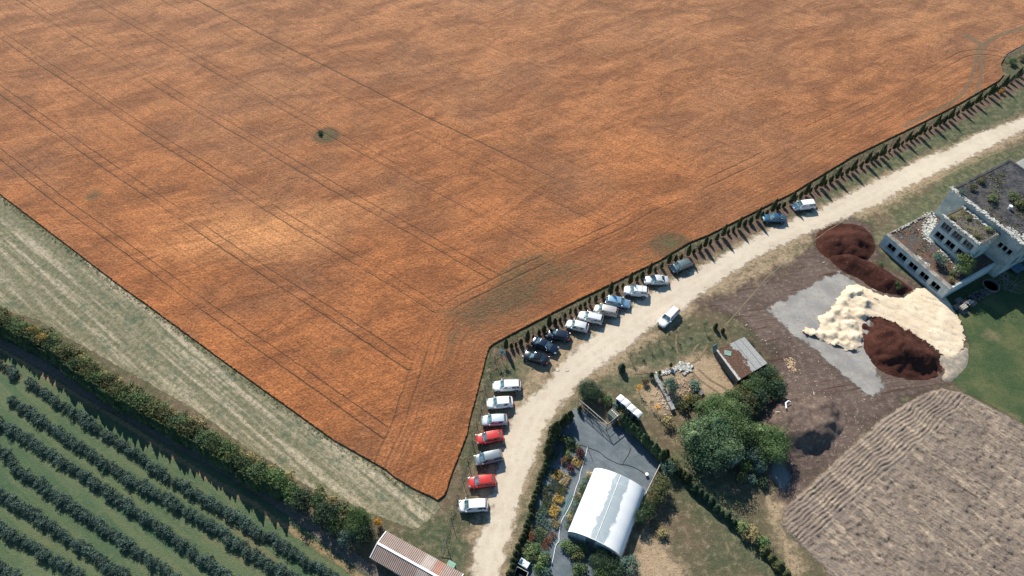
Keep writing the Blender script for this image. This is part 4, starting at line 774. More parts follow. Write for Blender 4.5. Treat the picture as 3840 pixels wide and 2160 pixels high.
    b_ = MB(); b_.box((X(.012), 0, zn-.20), (.08, W*.5, .12)); b_.obj('grille', TRM, e, bevel=.01)
    b_ = MB(); b_.box((X(1.0)-.005, 0, .62), (.03, .5, .11)); b_.obj('number_plate', PLT, e)
    b_ = MB(); b_.box((X(s0-.012), 0, zb+.0), (.10, W*.74, .03)); b_.obj('wiper_cowl', TRM, e, bevel=.008)
    if rails or bars:
        for y in (1, -1):
            q = MB(); q.tube([(xs_[1]-.15, y*wt*.93, zr-.02), (xs_[1]-.3, y*wt*.93, zr+.055), (xs_[3]+.2, y*wt*.93, zr+.05), (xs_[3]+.02, y*wt*.93, zr-.04)], .022, 5); q.obj('roof_rail', BAR if rails != 'dark' else TRM, e)
    if bars:
        for s in (.25, .62):
            xx = xs_[1]+(xs_[3]-xs_[1])*s; q = MB(); q.box((xx, 0, zr+.085), (.07, W*.80, .03)); q.obj('roof_bar', BAR, e)
    q = MB(); q.tube([(xs_[3]+.18, 0, zr-.02), (xs_[3]+.0, 0, zr+.12)], .008, 4); q.obj('aerial', TRM, e)
    return e
car((1720.6,1900),(1830.5,1894), 'mpv', 'white', 'white people carrier parked last at the bottom end of the row')
car((1756,1812),(1859,1801), 'hatch', 'red', 'bright red hatchback next to the last white people carrier, lower of two red cars')
car((1780,1730),(1885,1706), 'mpv', 'grey', 'grey people carrier parked between the two red cars')
car((1785,1651),(1887,1633), 'crossover', 'red', 'red car with sculpted bonnet parked between the grey people carrier and a silver hatchback')
car((1806,1580),(1903,1574), 'hatch', 'bluesilver', 'silver blue hatchback parked between the upper red car and a white crossover')
car((1825,1516),(1924,1508), 'crossover', 'white', 'white crossover with black rear window below the big white estate')
car((1847,1450),(1954,1445), 'estate', 'white', 'long white estate with roof rails, first below the bend', rails=True)
car((1962,1327),(2057,1356), 'saloon', 'black', 'black saloon parked lowest of the slanted row above the bend')
car((2092,1318),(1996,1276), 'saloon', 'navy', 'dark blue saloon with pale rear, nose pointing at the road')
car((2050.5,1250),(2137,1267), 'hatch', 'dblue', 'dark blue hatchback with its bonnet in the shade of a thuja')
car((2123,1214),(2206,1234), 'hatch', 'silver', 'silver hatchback with dark flank between dark blue hatchback and white estate')
car((2169,1181),(2260,1203), 'estate', 'pearl', 'white estate with roof rails beside the silver beige people carrier', rails=True)
car((2227,1158),(2316,1177), 'mpv', 'beige', 'silver beige people carrier just left of the light blue estate')
car((2364,1143),(2271,1127), 'estate', 'lblue', 'light blue estate parked nose towards the road')
car((2339,1090),(2431,1099), 'suv', 'white', 'white off-roader carrying two roof bars', bars=True)
car((2414,1052),(2507,1053), 'saloon', 'silver', 'silver white saloon with dark rear window, right of the off-roader')
car((2517,1013),(2590,984), 'hatch', 'greygreen', 'grey green hatchback parked alone at a slant under the thujas')
car((2475,1222),(2537,1158), 'estate', 'white', 'white estate with dark roof rails standing alone on the far side of the road', rails='dark')
car((2858,819),(2947,820), 'saloon', 'blue', 'metallic blue saloon, second car from the top of the road')
car((2972,777),(3054,768), 'mpv', 'white', 'white five-door car parked highest up the road')
# ================================================================ GENERAL MATERIALS
def plain(name, c1, c2, sc_=2.0, rough=.85, bd=.03, grain=(.85,1.15), spec=.25, **k):
    m = M(name); n = m.noise(sc_, detail=5, rough=.65); n2 = m.noise(sc_*6, detail=2)
    return m.fin(m.val(m.mix(m.step(n, .35, .65), c1, c2), n2, *grain), rough, m.ma('ADD', n, n2), bd, .8, spec=spec, **k)
PLAS = plain('old_plaster', (.44,.52,.52), (.60,.65,.63), .8, bd=.05); PLAS2 = plain('stained_plaster', (.30,.35,.35), (.54,.56,.53), .35)
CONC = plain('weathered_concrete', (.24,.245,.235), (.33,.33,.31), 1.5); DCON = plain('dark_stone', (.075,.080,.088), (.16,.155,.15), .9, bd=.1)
FELT = plain('roof_felt', (.026,.029,.036), (.075,.072,.072), .7, bd=.12, grain=(.4,1.7)); RUST = plain('rusty_edge', (.16,.075,.035), (.24,.13,.07), 2.5)
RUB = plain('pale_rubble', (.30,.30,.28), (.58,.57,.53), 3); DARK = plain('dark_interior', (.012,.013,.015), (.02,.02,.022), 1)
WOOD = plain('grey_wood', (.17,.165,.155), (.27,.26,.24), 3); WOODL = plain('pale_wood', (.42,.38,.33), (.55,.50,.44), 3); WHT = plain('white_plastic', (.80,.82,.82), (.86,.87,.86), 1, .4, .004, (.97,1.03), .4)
LBL = plain('light_blue_plastic', (.38,.52,.55), (.46,.60,.62), 1, .45, .004, (.95,1.05)); DBL = plain('dark_blue_plastic', (.02,.05,.10), (.03,.07,.13), 1, .45, .004)
TEAL = plain('teal_sheet', (.16,.27,.24), (.24,.35,.31), 2); GALV = plain('galvanised_pipe', (.36,.36,.34), (.46,.45,.42), 3, .5); WIRE = plain('wire', (.10,.11,.10), (.15,.155,.14), 3, .6)
MCOP = plain('mossy_coping', (.14,.135,.12), (.30,.29,.27), .8, bd=.06, grain=(.6,1.3))
m = M('rubble_roof'); n1 = m.noise(.55, detail=5); n2 = m.noise(2.6, detail=5, rough=.75); n3 = m.noise(7, detail=2)
c = m.mix(m.step(n1, .42, .58), (.085,.080,.080), (.130,.075,.055)); c = m.mix(m.step(n2, .60, .68), c, (.50,.48,.44)); c = m.mix(m.ma('MULTIPLY', m.step(m.noise(.7, detail=4), .56, .66), .8), c, (.125,.118,.05))
RROOF = m.fin(m.val(c, n3, .6, 1.4), .95, m.ma('ADD', n2, n3), .15, 1)
m = M('mossy_roof'); n1 = m.noise(.5, detail=5); n2 = m.noise(2.2, detail=5, rough=.75); n3 = m.noise(7, detail=2)
c = m.mix(m.step(n1, .45, .6), (.115,.105,.105), (.155,.135,.06)); c = m.mix(m.ma('MULTIPLY', m.step(n2, .58, .7), .8), c, (.24,.22,.19)); MROOF = m.fin(m.val(c, n3, .65, 1.35), .95, m.ma('ADD', n2, n3), .15, 1)
def walls(b, P0, d, L, z0, z1, th, holes=(), m=0):
    """wall of plan direction d from P0; outer face on the line; holes (a, b, za, zb) are real openings"""
    d = np.array(d); nn = np.array([-d[1], d[0]]); xs = sorted({0.0, L, *[h[0] for h in holes], *[h[1] for h in holes]}); zs = sorted({z0, z1, *[h[2] for h in holes], *[h[3] for h in holes]})
    for xa, xb in zip(xs[:-1], xs[1:]):
        for za, zb_ in zip(zs[:-1], zs[1:]):
            cx, cz = (xa+xb)/2, (za+zb_)/2
            if any(h[0] < cx < h[1] and h[2] < cz < h[3] for h in holes): continue
            c = np.array(P0)+d*cx+nn*th/2; b.box((c[0], c[1], cz), (xb-xa, th, zb_-za), math.atan2(d[1], d[0]), m=m)
def window(parent, P0, d, a, b_, za, zb_, frame, glass=None, mull=2, inset=.14, bars=0):
    """timber frame with mullions (and a pane) set back in an opening"""
    d = np.array(d); nn = np.array([-d[1], d[0]]); rz = math.atan2(d[1], d[0]); f = MB(); o = np.array(P0)+nn*inset
    pt = lambda u, z: (o[0]+d[0]*u, o[1]+d[1]*u, z)
    f.box(pt((a+b_)/2, za+.03), (b_-a, .07, .06), rz); f.box(pt((a+b_)/2, zb_-.03), (b_-a, .07, .06), rz)
    for u in np.linspace(a+.03, b_-.03, mull+1): f.box(pt(u, (za+zb_)/2), (.06, .068, zb_-za-.12), rz)
    for k in range(bars): f.box(pt((a+b_)/2, za+(zb_-za)*(k+1)/(bars+1)), (b_-a-.1, .05, .04), rz)
    w_ = f.obj('window', frame, parent)
    if glass is not None:
        g = MB(); o = o+nn*.045; g.box(pt((a+b_)/2, (za+zb_)/2), (b_-a-.02, .012, zb_-za-.04), rz); g.obj('pane', glass, w_)
    s_ = MB(); o = np.array(P0)-nn*.03; s_.box(pt((a+b_)/2, za-.035), (b_-a+.1, .20, .05), rz); s_.obj('sill', CONC, w_)
    return w_
def rubble(name, pts, n, sizes, mat, label, cat, group=None, z=0.0, spread=.4):
    b = MB(); P = [p for p, t in along(pts, .25)]
    for i in range(n):
        c = random.choice(P); s_ = random.uniform(*sizes); ax = Matrix.Rotation(random.uniform(0, 6.3), 3, 'Z') @ Matrix.Rotation(random.uniform(-.5, .5), 3, 'X')
        b.box((c[0]+random.gauss(0, spread), c[1]+random.gauss(0, spread), z+s_*.3), (s_*random.uniform(.7, 1.6), s_, s_*.6), ax=ax)
    return b, name, mat, label, cat, group
# ================================================================ THE RUIN
OR = np.array([70.0, 84.1]); E1 = np.array([math.cos(R(-61)), math.sin(R(-61))]); E2 = np.array([math.cos(R(29)), math.sin(R(29))])
def rp(a, b): return OR+E1*a+E2*b
rz1 = math.atan2(E1[1], E1[0])
def rbox(b, a0, a1, b0, b1, z0, z1, m=0):
    c = (rp(a0, b0)+rp(a1, b1))/2; b.box((c[0], c[1], (z0+z1)/2), (a1-a0, b1-b0, z1-z0), rz1, m=m)
# low front wing
e = empty('ruined_wing', (*rp(7, 7), 0), 0, 'low roofless-looking wing of the ruin with five black windows above the peat ridge', 'ruin')
def sub(e, b, name, mats, **k):
    o = b.obj(name, mats, None, **k); o.parent = e; o.matrix_parent_inverse = Matrix.Translation(-e.location); return o
HW = 3.1; LL = 14.6
b = MB(); hs = [(1.35+i*2.55, 3.1+i*2.55, .9, 2.3) for i in range(5)]; walls(b, rp(0, 0), E1, LL, -.1, HW, .4, hs)
walls(b, rp(LL, .4), E2, 12.0, -.1, HW-.05, .35); walls(b, rp(0, 12.4), -E2, 12.0, -.1, HW-.02, .3); sub(e, b, 'wall', PLAS, bevel=0)
for h in hs:
    w_ = window(None, rp(0, 0), E1, *h[:4], WOODL); w_.parent = e; w_.matrix_parent_inverse = Matrix.Translation(-e.location)
b = MB(); rbox(b, .3, LL-.35, .4, 12.35, HW-.38, HW-.12); rbox(b, .06, .31, .95, 12.3, HW-.3, HW+.03); sub(e, b, 'roof', RROOF)
b = MB(); rbox(b, .0, LL, .0, .92, HW+.001, HW+.08); sub(e, b, 'parapet_coping', MCOP)
b = MB(); rbox(b, .3, LL*.45, .93, 1.08, HW-.1, HW+.09); rbox(b, LL*.62, LL-.3, .93, 1.08, HW-.1, HW+.09); sub(e, b, 'rusty_flashing', RUST)
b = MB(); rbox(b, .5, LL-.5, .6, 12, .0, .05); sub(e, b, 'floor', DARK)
# upper block standing on the wing
e = empty('ruined_upper_block', (*rp(7.5, 12), 0), 0, 'two-storey block rising from the ruin, with two rows of three windows', 'ruin')
ZA, ZB = 2.75, 8.5; a0, a1, b0, b1 = 4.05, 11.9, 6.8, 12.38
b = MB(); hs = [(.75+i*2.35, 2.5+i*2.35, 3.95, 5.3) for i in range(3)]+[(.7+i*2.35, 2.6+i*2.35, 6.35, 7.75) for i in range(3)]
walls(b, rp(a0, b0), E1, a1-a0, ZA, ZB, .35, hs); walls(b, rp(a1, b0+.35), E2, b1-b0-.35, ZA, ZB-.02, .35, [(1.2, 2.4, 4.2, 5.9)]); walls(b, rp(a0, b1), -E2, b1-b0-.35, ZA, ZB-.02, .35); sub(e, b, 'wall', PLAS)
m = M('cracked_pane'); n = m.noise(3.5, detail=3); CRK = m.fin(m.mix(m.step(n, .48, .54), (.015,.018,.02), (.13,.15,.155)), .3)
for i, h in enumerate(hs):
    w_ = window(None, rp(a0, b0), E1, *h[:4], WOODL, CRK if i > 2 else None, 3 if i > 2 else 2); w_.parent = e; w_.matrix_parent_inverse = Matrix.Translation(-e.location)
b = MB(); rbox(b, a0+.35, a1-.3, b0+.32, b1, ZB-.34, ZB-.06); rbox(b, a0-.05, a0+.345, b0+.4, b1, ZB-.16, ZB+.03); rbox(b, a1-.295, a1+.05, b0+.4, b1, ZB-.16, ZB+.025); sub(e, b, 'roof', MROOF)
b = MB()
for k in range(14):
    x0 = a0+k*(a1-a0)/14; rbox(b, x0, x0+.5, b0-.02, b0+.40, ZB+.002, ZB+random.uniform(.05, .2))
sub(e, b, 'broken_parapet', RUB)
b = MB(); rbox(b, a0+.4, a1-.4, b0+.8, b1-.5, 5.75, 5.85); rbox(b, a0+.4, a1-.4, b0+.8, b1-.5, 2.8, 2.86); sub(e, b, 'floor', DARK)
# big hall behind
e = empty('ruined_hall', (*rp(8, 24), 0), 0, 'largest block of the ruin under a broad black roof at the right picture edge', 'ruin')
b = MB(); HH = 9.5; walls(b, rp(.5, 12.4), E1, 15.4, -.1, HH, .4, [(12.2+i*.95, 12.9+i*.95, 5.9, 7.1) for i in range(3)]); walls(b, rp(15.9, 12.8), E2, 16.0, -.1, HH-.05, .4, [(2.0+i*3.2, 3.6+i*3.2, 2.2, 4.4) for i in range(4)])
walls(b, rp(.5, 28.8), -E2, 16.0, -.1, HH-.03, .4); walls(b, rp(15.5, 28.8), -E1, 14.6, -.1, HH-.04, .35); sub(e, b, 'wall', PLAS2)
b = MB(); rbox(b, .85, 15.55, 12.8, 28.5, HH-.35, HH-.08); rbox(b, .47, .87, 12.9, 28.9, HH-.2, HH+.03); rbox(b, .88, 15.5, 28.42, 28.9, HH-.2, HH+.025); sub(e, b, 'roof', FELT)
b = MB()
for k in range(26):
    if random.random() < .25: continue
    x0 = .5+k*.59; rbox(b, x0, x0+random.uniform(.4, .58), 12.37, 12.82, HH+.002, HH+random.uniform(.05, .22))
sub(e, b, 'broken_parapet', RUB)
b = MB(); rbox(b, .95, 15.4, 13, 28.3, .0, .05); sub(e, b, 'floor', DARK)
b = MB(); c = rp(8.9, 17.6); b.lathe([(.0, HH-.1), (.2, HH-.1), (.2, HH+.55), (.33, HH+.56), (.33, HH+.66), (0, HH+.66)], 12, (c[0], c[1], 0)); sub(e, b, 'roof_vent', WHT)
e = empty('grey_annexe', (*rp(6, 36), 0), 0, 'lower grey-roofed annexe behind the black roof at the picture edge', 'ruin')
b = MB(); rbox(b, 1.0, 13, 29.0, 40, -.1, 7.4); sub(e, b, 'wall', PLAS2); b = MB(); rbox(b, .8, 13.2, 28.95, 40.2, 7.4, 7.6); sub(e, b, 'roof', CONC)
# growth and rubble on the roofs
for (a, bb, z, k, lf, h_, w_, lb) in [(9.2,3.0,HW-.15,'tree','teal',2.3,1.2,'green bush on the low ruin roof near the fourth window'),(12.2,5.9,HW-.15,'tree','lime',3.6,1.0,'taller yellow-green tree on the low roof below the upper block corner'),(13.0,4.6,HW-.15,'tree','green',2.8,1.0,'second tree on the low roof in the shade of the upper block'),(12.4,3.4,HW-.15,'shrub','lime',1.0,1.3,'small light green bush on the low roof, right part'),(13.2,1.8,HW-.15,'shrub','straw',1.0,1.3,'small dry bush on the low roof near its right corner'),
    (2.4,15.8,HH-.1,'shrub','olive',1.2,1.4,'olive bush on the black roof near its left corner'),(2.0,18.6,HH-.1,'shrub','olive',1.0,1.5,'olive bush on the black roof edge, upper left'),(6.0,16.4,HH-.1,'shrub','lime',1.5,1.3,'yellow-green bush in the middle of the black roof, left of the vent'),(7.4,20,HH-.1,'shrub','lime',1.6,1.3,'yellow-green bush on the black roof above the white vent'),(9.4,19.6,HH-.1,'shrub','olive',1.6,1.5,'olive bush on the black roof right of the white vent'),(2.2,13.1,HH-.1,'shrub','teal',1.1,1.4,'grey-green bush on the wall head at the left of the hall'),
    (5.3,7.6,ZB-.1,'shrub','olive',.6,2.0,'low moss clump on the upper block roof near its front left'),(10.4,8.0,ZB-.1,'shrub','olive',.6,2.0,'low moss clump on the upper block roof near its front right'),(10.2,11.2,ZB-.1,'shrub','lime',.8,2.0,'low green clump on the upper block roof at the back right'),(6.6,10.4,ZB-.1,'shrub','lime',.7,1.6,'low green clump on the upper block roof at the back left')]:
    p = rp(a, bb); plant(k, lf, p[0], p[1], h_, lb, 'bush', z=z, name='roof_bush', wid=w_)
def rub_obj(name, P, n, sz, mat, label, z, spread):
    b = rubble(name, P, n, sz, mat, label, 'rubble', None, z, spread)[0]; return tag(b.obj(name, mat), label, 'rubble', kind='stuff')
rub_obj('rubble', [rp(.8, 11.6), rp(2.6, 9.6), rp(3.5, 7.0), rp(5.2, 6.1)], 420, (.08, .3), RUB, 'white broken bricks strewn on the low roof beside the upper block', HW-.12, .55)
rub_obj('rubble', [rp(8, 6.2), rp(11.8, 6.2), rp(12.2, 5.0)], 160, (.08, .25), RUB, 'white broken bricks on the low roof at the foot of the upper block', HW-.12, .4)
rub_obj('rubble', [rp(6.6, 1.1), rp(9.2, 1.1)], 90, (.1, .28), RUB, 'pale bricks along the low roof edge above the third window', HW-.12, .15)
rub_obj('rubble', [rp(4.4, 12.0), rp(9, 12.0), rp(11.4, 12.0)], 220, (.08, .25), RUB, 'broken bricks along the foot of the hall wall on the upper roof', ZB-.06, .25)
rub_obj('rubble', [rp(12.2, 13.4), rp(15, 13.7)], 110, (.08, .26), RUB, 'broken bricks on the black roof behind its front right parapet', HH-.08, .4)
for nm_, P, n, z, lb in [('roof_weeds', [rp(.8,1.6), rp(3,9), rp(6,2.5), rp(9,5.5), rp(13.5,2), rp(13,6)], 260, HW-.12, 'dry weeds growing out of the low ruin roof'), ('roof_weeds', [rp(4.6,7.3), rp(11.3,7.6), rp(11,11.5), rp(5,11.6), rp(8,9)], 330, ZB-.06, 'moss and dry weeds on the roof of the upper block'),
    ('roof_weeds', [rp(1.2,13.6), rp(2.0,24), rp(8,14), rp(15,14), rp(7,22), rp(12,18)], 520, HH-.08, 'moss and dry weeds scattered over the black hall roof')]:
    tufts(nm_, P, n, .07, ['olive', 'straw', 'brown', 'dark'], lb, .7, .15, z)
rub_obj('rubble', [rp(.5, 12.6), rp(15.8, 12.6)], 330, (.1, .35), RUB, 'crumbling masonry along the front wall head of the hall', HH-.02, .22)
rub_obj('rubble', [rp(4.1, 7.0), rp(11.8, 7.0)], 170, (.08, .25), RUB, 'crumbling masonry along the front edge of the upper block', ZB, .14)
rub_obj('rubble', [rp(.3, 2), rp(.3, 12)], 60, (.08, .22), RUB, 'loose bricks along the left edge of the low ruin roof', HW, .12)
# dark things in the shade behind the low wing
def gr(px, py, z=0.0): return np.array(G(px, py, z))
def pallet(b, c, rz, z):
    ax = Matrix.Rotation(rz, 3, 'Z'); o = Vector((c[0], c[1], z))
    for i in range(5): b.box(o+ax @ Vector((-.5+i*.25, 0, .12)), (.10, .8, .022), rz)
    for j in (-.36, 0, .36): b.box(o+ax @ Vector((0, j, .06)), (1.2, .10, .09), rz)
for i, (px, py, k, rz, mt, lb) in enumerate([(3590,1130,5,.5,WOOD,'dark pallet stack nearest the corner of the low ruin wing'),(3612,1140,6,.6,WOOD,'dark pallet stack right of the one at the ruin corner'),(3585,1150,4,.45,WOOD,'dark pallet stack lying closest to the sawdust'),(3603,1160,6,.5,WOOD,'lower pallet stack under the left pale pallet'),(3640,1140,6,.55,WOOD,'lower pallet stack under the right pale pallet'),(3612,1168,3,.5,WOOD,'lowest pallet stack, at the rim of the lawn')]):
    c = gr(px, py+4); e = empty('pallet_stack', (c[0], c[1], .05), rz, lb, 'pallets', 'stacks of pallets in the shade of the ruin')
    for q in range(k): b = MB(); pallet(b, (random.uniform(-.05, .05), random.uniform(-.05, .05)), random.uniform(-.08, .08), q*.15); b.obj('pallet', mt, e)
for (px, py, z, rz, lb) in [(3636,1134,.96,.55,'pale new pallet on top of its stack, the right one of two'),(3614,1150,.96,.5,'pale new pallet on top of its stack, the left one of two')]:
    c = gr(px, py, z); e = empty('pallet', (c[0], c[1], z), rz, lb, 'pallet'); b = MB()
    for i in range(5): b.box((-.5+i*.25, 0, .12), (.12, .8, .03))
    b.obj('deck_boards', WOODL, e); b = MB()
    for j in (-.36, 0, .36): b.box((0, j, .05), (1.2, .11, .10))
    b.obj('bearers', WOODL, e)
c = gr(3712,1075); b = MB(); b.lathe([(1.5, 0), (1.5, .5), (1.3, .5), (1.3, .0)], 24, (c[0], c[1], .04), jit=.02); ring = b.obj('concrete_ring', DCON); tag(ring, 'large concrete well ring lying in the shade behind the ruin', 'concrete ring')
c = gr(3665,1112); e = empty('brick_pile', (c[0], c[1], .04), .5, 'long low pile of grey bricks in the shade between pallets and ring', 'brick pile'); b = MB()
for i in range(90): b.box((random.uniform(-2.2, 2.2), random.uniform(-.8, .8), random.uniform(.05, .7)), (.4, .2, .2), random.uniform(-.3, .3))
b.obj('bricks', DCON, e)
c = gr(3775,1065); b = MB()
for i in range(40):
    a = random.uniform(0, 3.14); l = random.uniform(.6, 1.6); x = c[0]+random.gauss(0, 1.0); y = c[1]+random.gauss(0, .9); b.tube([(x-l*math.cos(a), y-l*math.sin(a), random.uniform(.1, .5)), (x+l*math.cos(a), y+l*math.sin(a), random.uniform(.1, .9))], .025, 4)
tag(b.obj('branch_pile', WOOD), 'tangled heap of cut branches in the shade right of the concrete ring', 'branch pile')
c = gr(3808,1010); e = empty('blue_sheet', (c[0], c[1], .04), .45, 'battered blue-grey metal sheet leaning by the ruin wall at the picture edge', 'metal sheet'); b = MB(); b.box((0, 0, .55), (2.6, 1.9, .06)); b.obj('sheet', plain('blue_sheet_metal', (.05,.10,.15), (.12,.20,.26), 2), e); b = MB(); b.box((-.9, -.6, .26), (.2, .2, .52)); b.box((.9, .6, .26), (.2, .2, .52)); b.obj('block', DCON, e)
# ================================================================ FLAT-ROOFED BLOCK
q = [np.array(p) for p in [(34.18,59.58),(39.38,62.14),(42.13,57.04),(36.75,53.83)]]; ctr = sum(q)/4
e = empty('stone_outbuilding', (*ctr, 0), 0, 'small square flat-roofed stone outbuilding with moss and dark left wall', 'outbuilding')
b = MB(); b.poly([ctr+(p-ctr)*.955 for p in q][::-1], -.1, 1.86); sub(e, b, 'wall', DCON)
m = M('outbuilding_roof'); n1 = m.noise(.5, detail=5, rough=.7); n2 = m.noise(3, detail=4, rough=.7); n3 = m.noise(8, detail=2)
rv = m.rot(math.atan2(*(q[1]-q[0])[::-1]), 1, 1); sx_ = m.n('SeparateXYZ', {0: rv}).outputs[0]
u0 = float(q[0][0]*math.cos(math.atan2(*(q[1]-q[0])[::-1]))+q[0][1]*math.sin(math.atan2(*(q[1]-q[0])[::-1])))-0
uu = m.ma('SUBTRACT', sx_, u0); edge = m.step(m.ma('ADD', uu, m.ma('MULTIPLY', m.ma('SUBTRACT', n1, .5), 4.5)), 2.9, 3.1)
c = m.mix(edge, m.mix(m.step(n2, .4, .62), (.085,.042,.030), (.135,.085,.055)), (.30,.305,.30)); c = m.mix(m.ma('MULTIPLY', m.ma('MULTIPLY', m.step(n1, .58, .66), .7), m.ma('SUBTRACT', 1.0, edge)), c, (.13,.12,.05))
jo = m.ma('ABSOLUTE', m.ma('SUBTRACT', m.ma('PINGPONG', m.ma('SUBTRACT', uu, 4.28), .62), .62)); c = m.mix(m.ma('MULTIPLY', m.ma('SUBTRACT', 1.0, m.step(jo, .02, .07)), .8), c, (.07,.05,.045))
fr = m.step(m.ma('ADD', uu, m.ma('MULTIPLY', n2, .8)), .55, .7); c = m.mix(fr, (.46,.45,.42), c)
OROOF = m.fin(m.val(c, n3, .75, 1.25), .95, n2, .08, 1)
b = MB(); b.poly([p for p in q][::-1], 1.863, 2.06); r_ = b.obj('roof', OROOF, None); r_.parent = e; r_.matrix_parent_inverse = Matrix.Translation(-e.location)
c = gr(2729,1324,2.1); b = MB(); b.box((0, 0, 0), (1.15, .95, .04)); 
for i in range(6): b.box((-.5+i*.2, 0, .03), (.04, .94, .03))
o = b.obj('roof_sheet', TEAL, None, (c[0], c[1], 2.12), -.25); tag(o, 'green corrugated sheet lying on the mossy part of the outbuilding roof', 'metal sheet')
c = gr(2683,1312); b = MB(); b.box((0, 0, 0), (1.0, .05, 1.4), ax=Matrix.Rotation(-.5, 3, 'X')); o = b.obj('leaning_sheet', plain('pale_blue_sheet', (.18,.28,.30), (.26,.36,.38), 2), None, (c[0]-.25, c[1]-.1, .68), .5); tag(o, 'pale blue-grey sheet leaning against the corner of the stone outbuilding', 'metal sheet')
# broken foundation and rubble
def lowwall(name, px, w, h, mat, label, cat='wall'):
    P = [gr(*p) for p in px]; b = MB()
    for i, (p, t) in enumerate(along(P, .5)):
        b.box((p[0]+random.gauss(0, .03), p[1]+random.gauss(0, .03), h*.5), (.52, w*random.uniform(.85, 1.1), h*random.uniform(.8, 1.1)), math.atan2(t[1], t[0])+random.uniform(-.06, .06))
    return tag(b.obj(name, mat), label, cat)
lowwall('foundation_wall', [(2456,1420),(2475,1450),(2500,1495),(2522,1540)], .65, .7, CONC, 'long broken foundation wall running down from the dark pine')
lowwall('foundation_wall', [(2450,1418),(2462,1445)], .2, .8, WOOD, 'thin outer leaf of the broken foundation wall at its top end')
rub_obj('rubble', [gr(2465,1408), gr(2500,1396), gr(2530,1388), gr(2545,1380)], 110, (.1, .35), RUB, 'white rubble along the upper edge of the broken foundation', 0, .2)
rub_obj('rubble', [gr(2556,1378), gr(2580,1380)], 90, (.15, .45), RUB, 'white plaster lumps piled at the top of the sandy ramp', 0, .35)
rub_obj('rubble', [gr(2545,1430), gr(2580,1470), gr(2600,1440)], 160, (.06, .2), plain('brick_bits', (.30,.20,.14), (.42,.32,.25), 3), 'brown brick bits inside the broken foundation', 0, .8)
rub_obj('rubble', [gr(2475,1470), gr(2495,1520), gr(2520,1530)], 180, (.06, .22), plain('sandy_bits', (.42,.33,.25), (.5,.42,.33), 3), 'sandy rubble spilled left of the long foundation wall', 0, .8)
rub_obj('rubble', [gr(2960,1350), gr(2975,1390)], 120, (.06, .22), plain('chip_bits', (.42,.30,.18), (.55,.42,.28), 3), 'pale wood chips spilled beside the thicket', 0, .4)
rub_obj('wood_litter', [gr(2800,1200), gr(2900,1300), gr(2960,1400), gr(3100,1400), gr(3080,1560), gr(3250,1550), gr(3000,1850)], 330, (.05, .16), plain('litter_bits', (.36,.27,.2), (.5,.42,.33), 3), 'splinters and chips littering the brown yard', 0, 3.2)
c = gr(2622,1472); e = empty('plank_stack', (c[0], c[1], 0), R(-50), 'short stack of grey planks on bearers in the weeds', 'planks'); b = MB()
for i in range(4): b.box((0, -.3+i*.22, .38), (1.3, .16, .06))
b.obj('plank', WOOD, e); b = MB(); b.box((-.45, 0, .17), (.1, .9, .34)); b.box((.45, 0, .17), (.1, .9, .34)); b.obj('bearer', WOOD, e)
b = MB(); p = gr(2930,1535); b.tube([(p[0]-.1, p[1]-.9, .25), (p[0], p[1], .3), (p[0]+.5, p[1]+.35, .35), (p[0]+.8, p[1]+.2, .3)], .13, 6); o = b.obj('white_plastic_scrap', WHT); tag(o, 'crumpled strip of white plastic lying on the chip mound', 'plastic scrap'); o.location.z = 1.9
for (px, py, l, a, lb) in [(3052,1480,1.0,1.5,'pale offcut board lying upright in the brown yard above the chip mound'),(2910,1560,1.1,-.1,'pale broken board lying on the chip mound left of the white strip'),(3265,1105,.9,-.6,'white board lying on the lower peat ridge'),(3088,985,.5,.3,'white slat at the foot of the upper peat heap'),(2798,1220,.5,.6,'white scrap board at the edge of the brown yard')]:
    p = gr(px, py); b = MB(); b.box((p[0], p[1], .1 if px not in (2910, 3265) else 1.5), (l, .14, .05), a); tag(b.obj('board', WOODL), lb, 'board')
b = MB(); p = gr(3362,953); c1 = gr(2140,1090)
# huts in the thicket
for (px, py, rz, mt, lb) in [(2662,1690,.62,plain('blue_felt', (.10,.17,.20), (.20,.28,.31), 3),'little hut with blue roof under the largest tree'),(2745,1735,.62,CONC,'little hut with grey board roof in the lower thicket')]:
    c = gr(px, py); e = empty('hut', (c[0], c[1], 0), rz, lb, 'hut'); b = MB(); b.box((0, 0, 1.05), (1.5, 1.3, 2.1)); b.obj('wall', WOOD, e); b = MB(); b.box((0, 0, 2.3), (1.9, 1.6, .08), ax=Matrix.Rotation(.18, 3, 'Y'))
    for i in range(8): b.box((0, -.72+i*.205, 2.36), (1.88, .03, .03), ax=Matrix.Rotation(.18, 3, 'Y'))
    b.obj('roof', mt, e); b = MB(); b.box((-.765, 0, .95), (.03, .7, 1.8)); b.obj('door', DBL, e)
# manhole rings in the road
for (px, py, lb) in [(2091,1386,'round concrete manhole cover in the gravel, left of two'),(2126,1387,'round concrete manhole cover in the gravel, right of two')]:
    c = gr(px, py); b = MB(); b.lathe([(0, .0), (.36, .0), (.36, .10), (.30, .10), (.29, .08), (0, .08)], 20, (c[0], c[1], .03)); tag(b.obj('manhole_cover', plain('pale_concrete', (.48,.43,.35), (.55,.5,.42), 3)), lb, 'manhole cover')
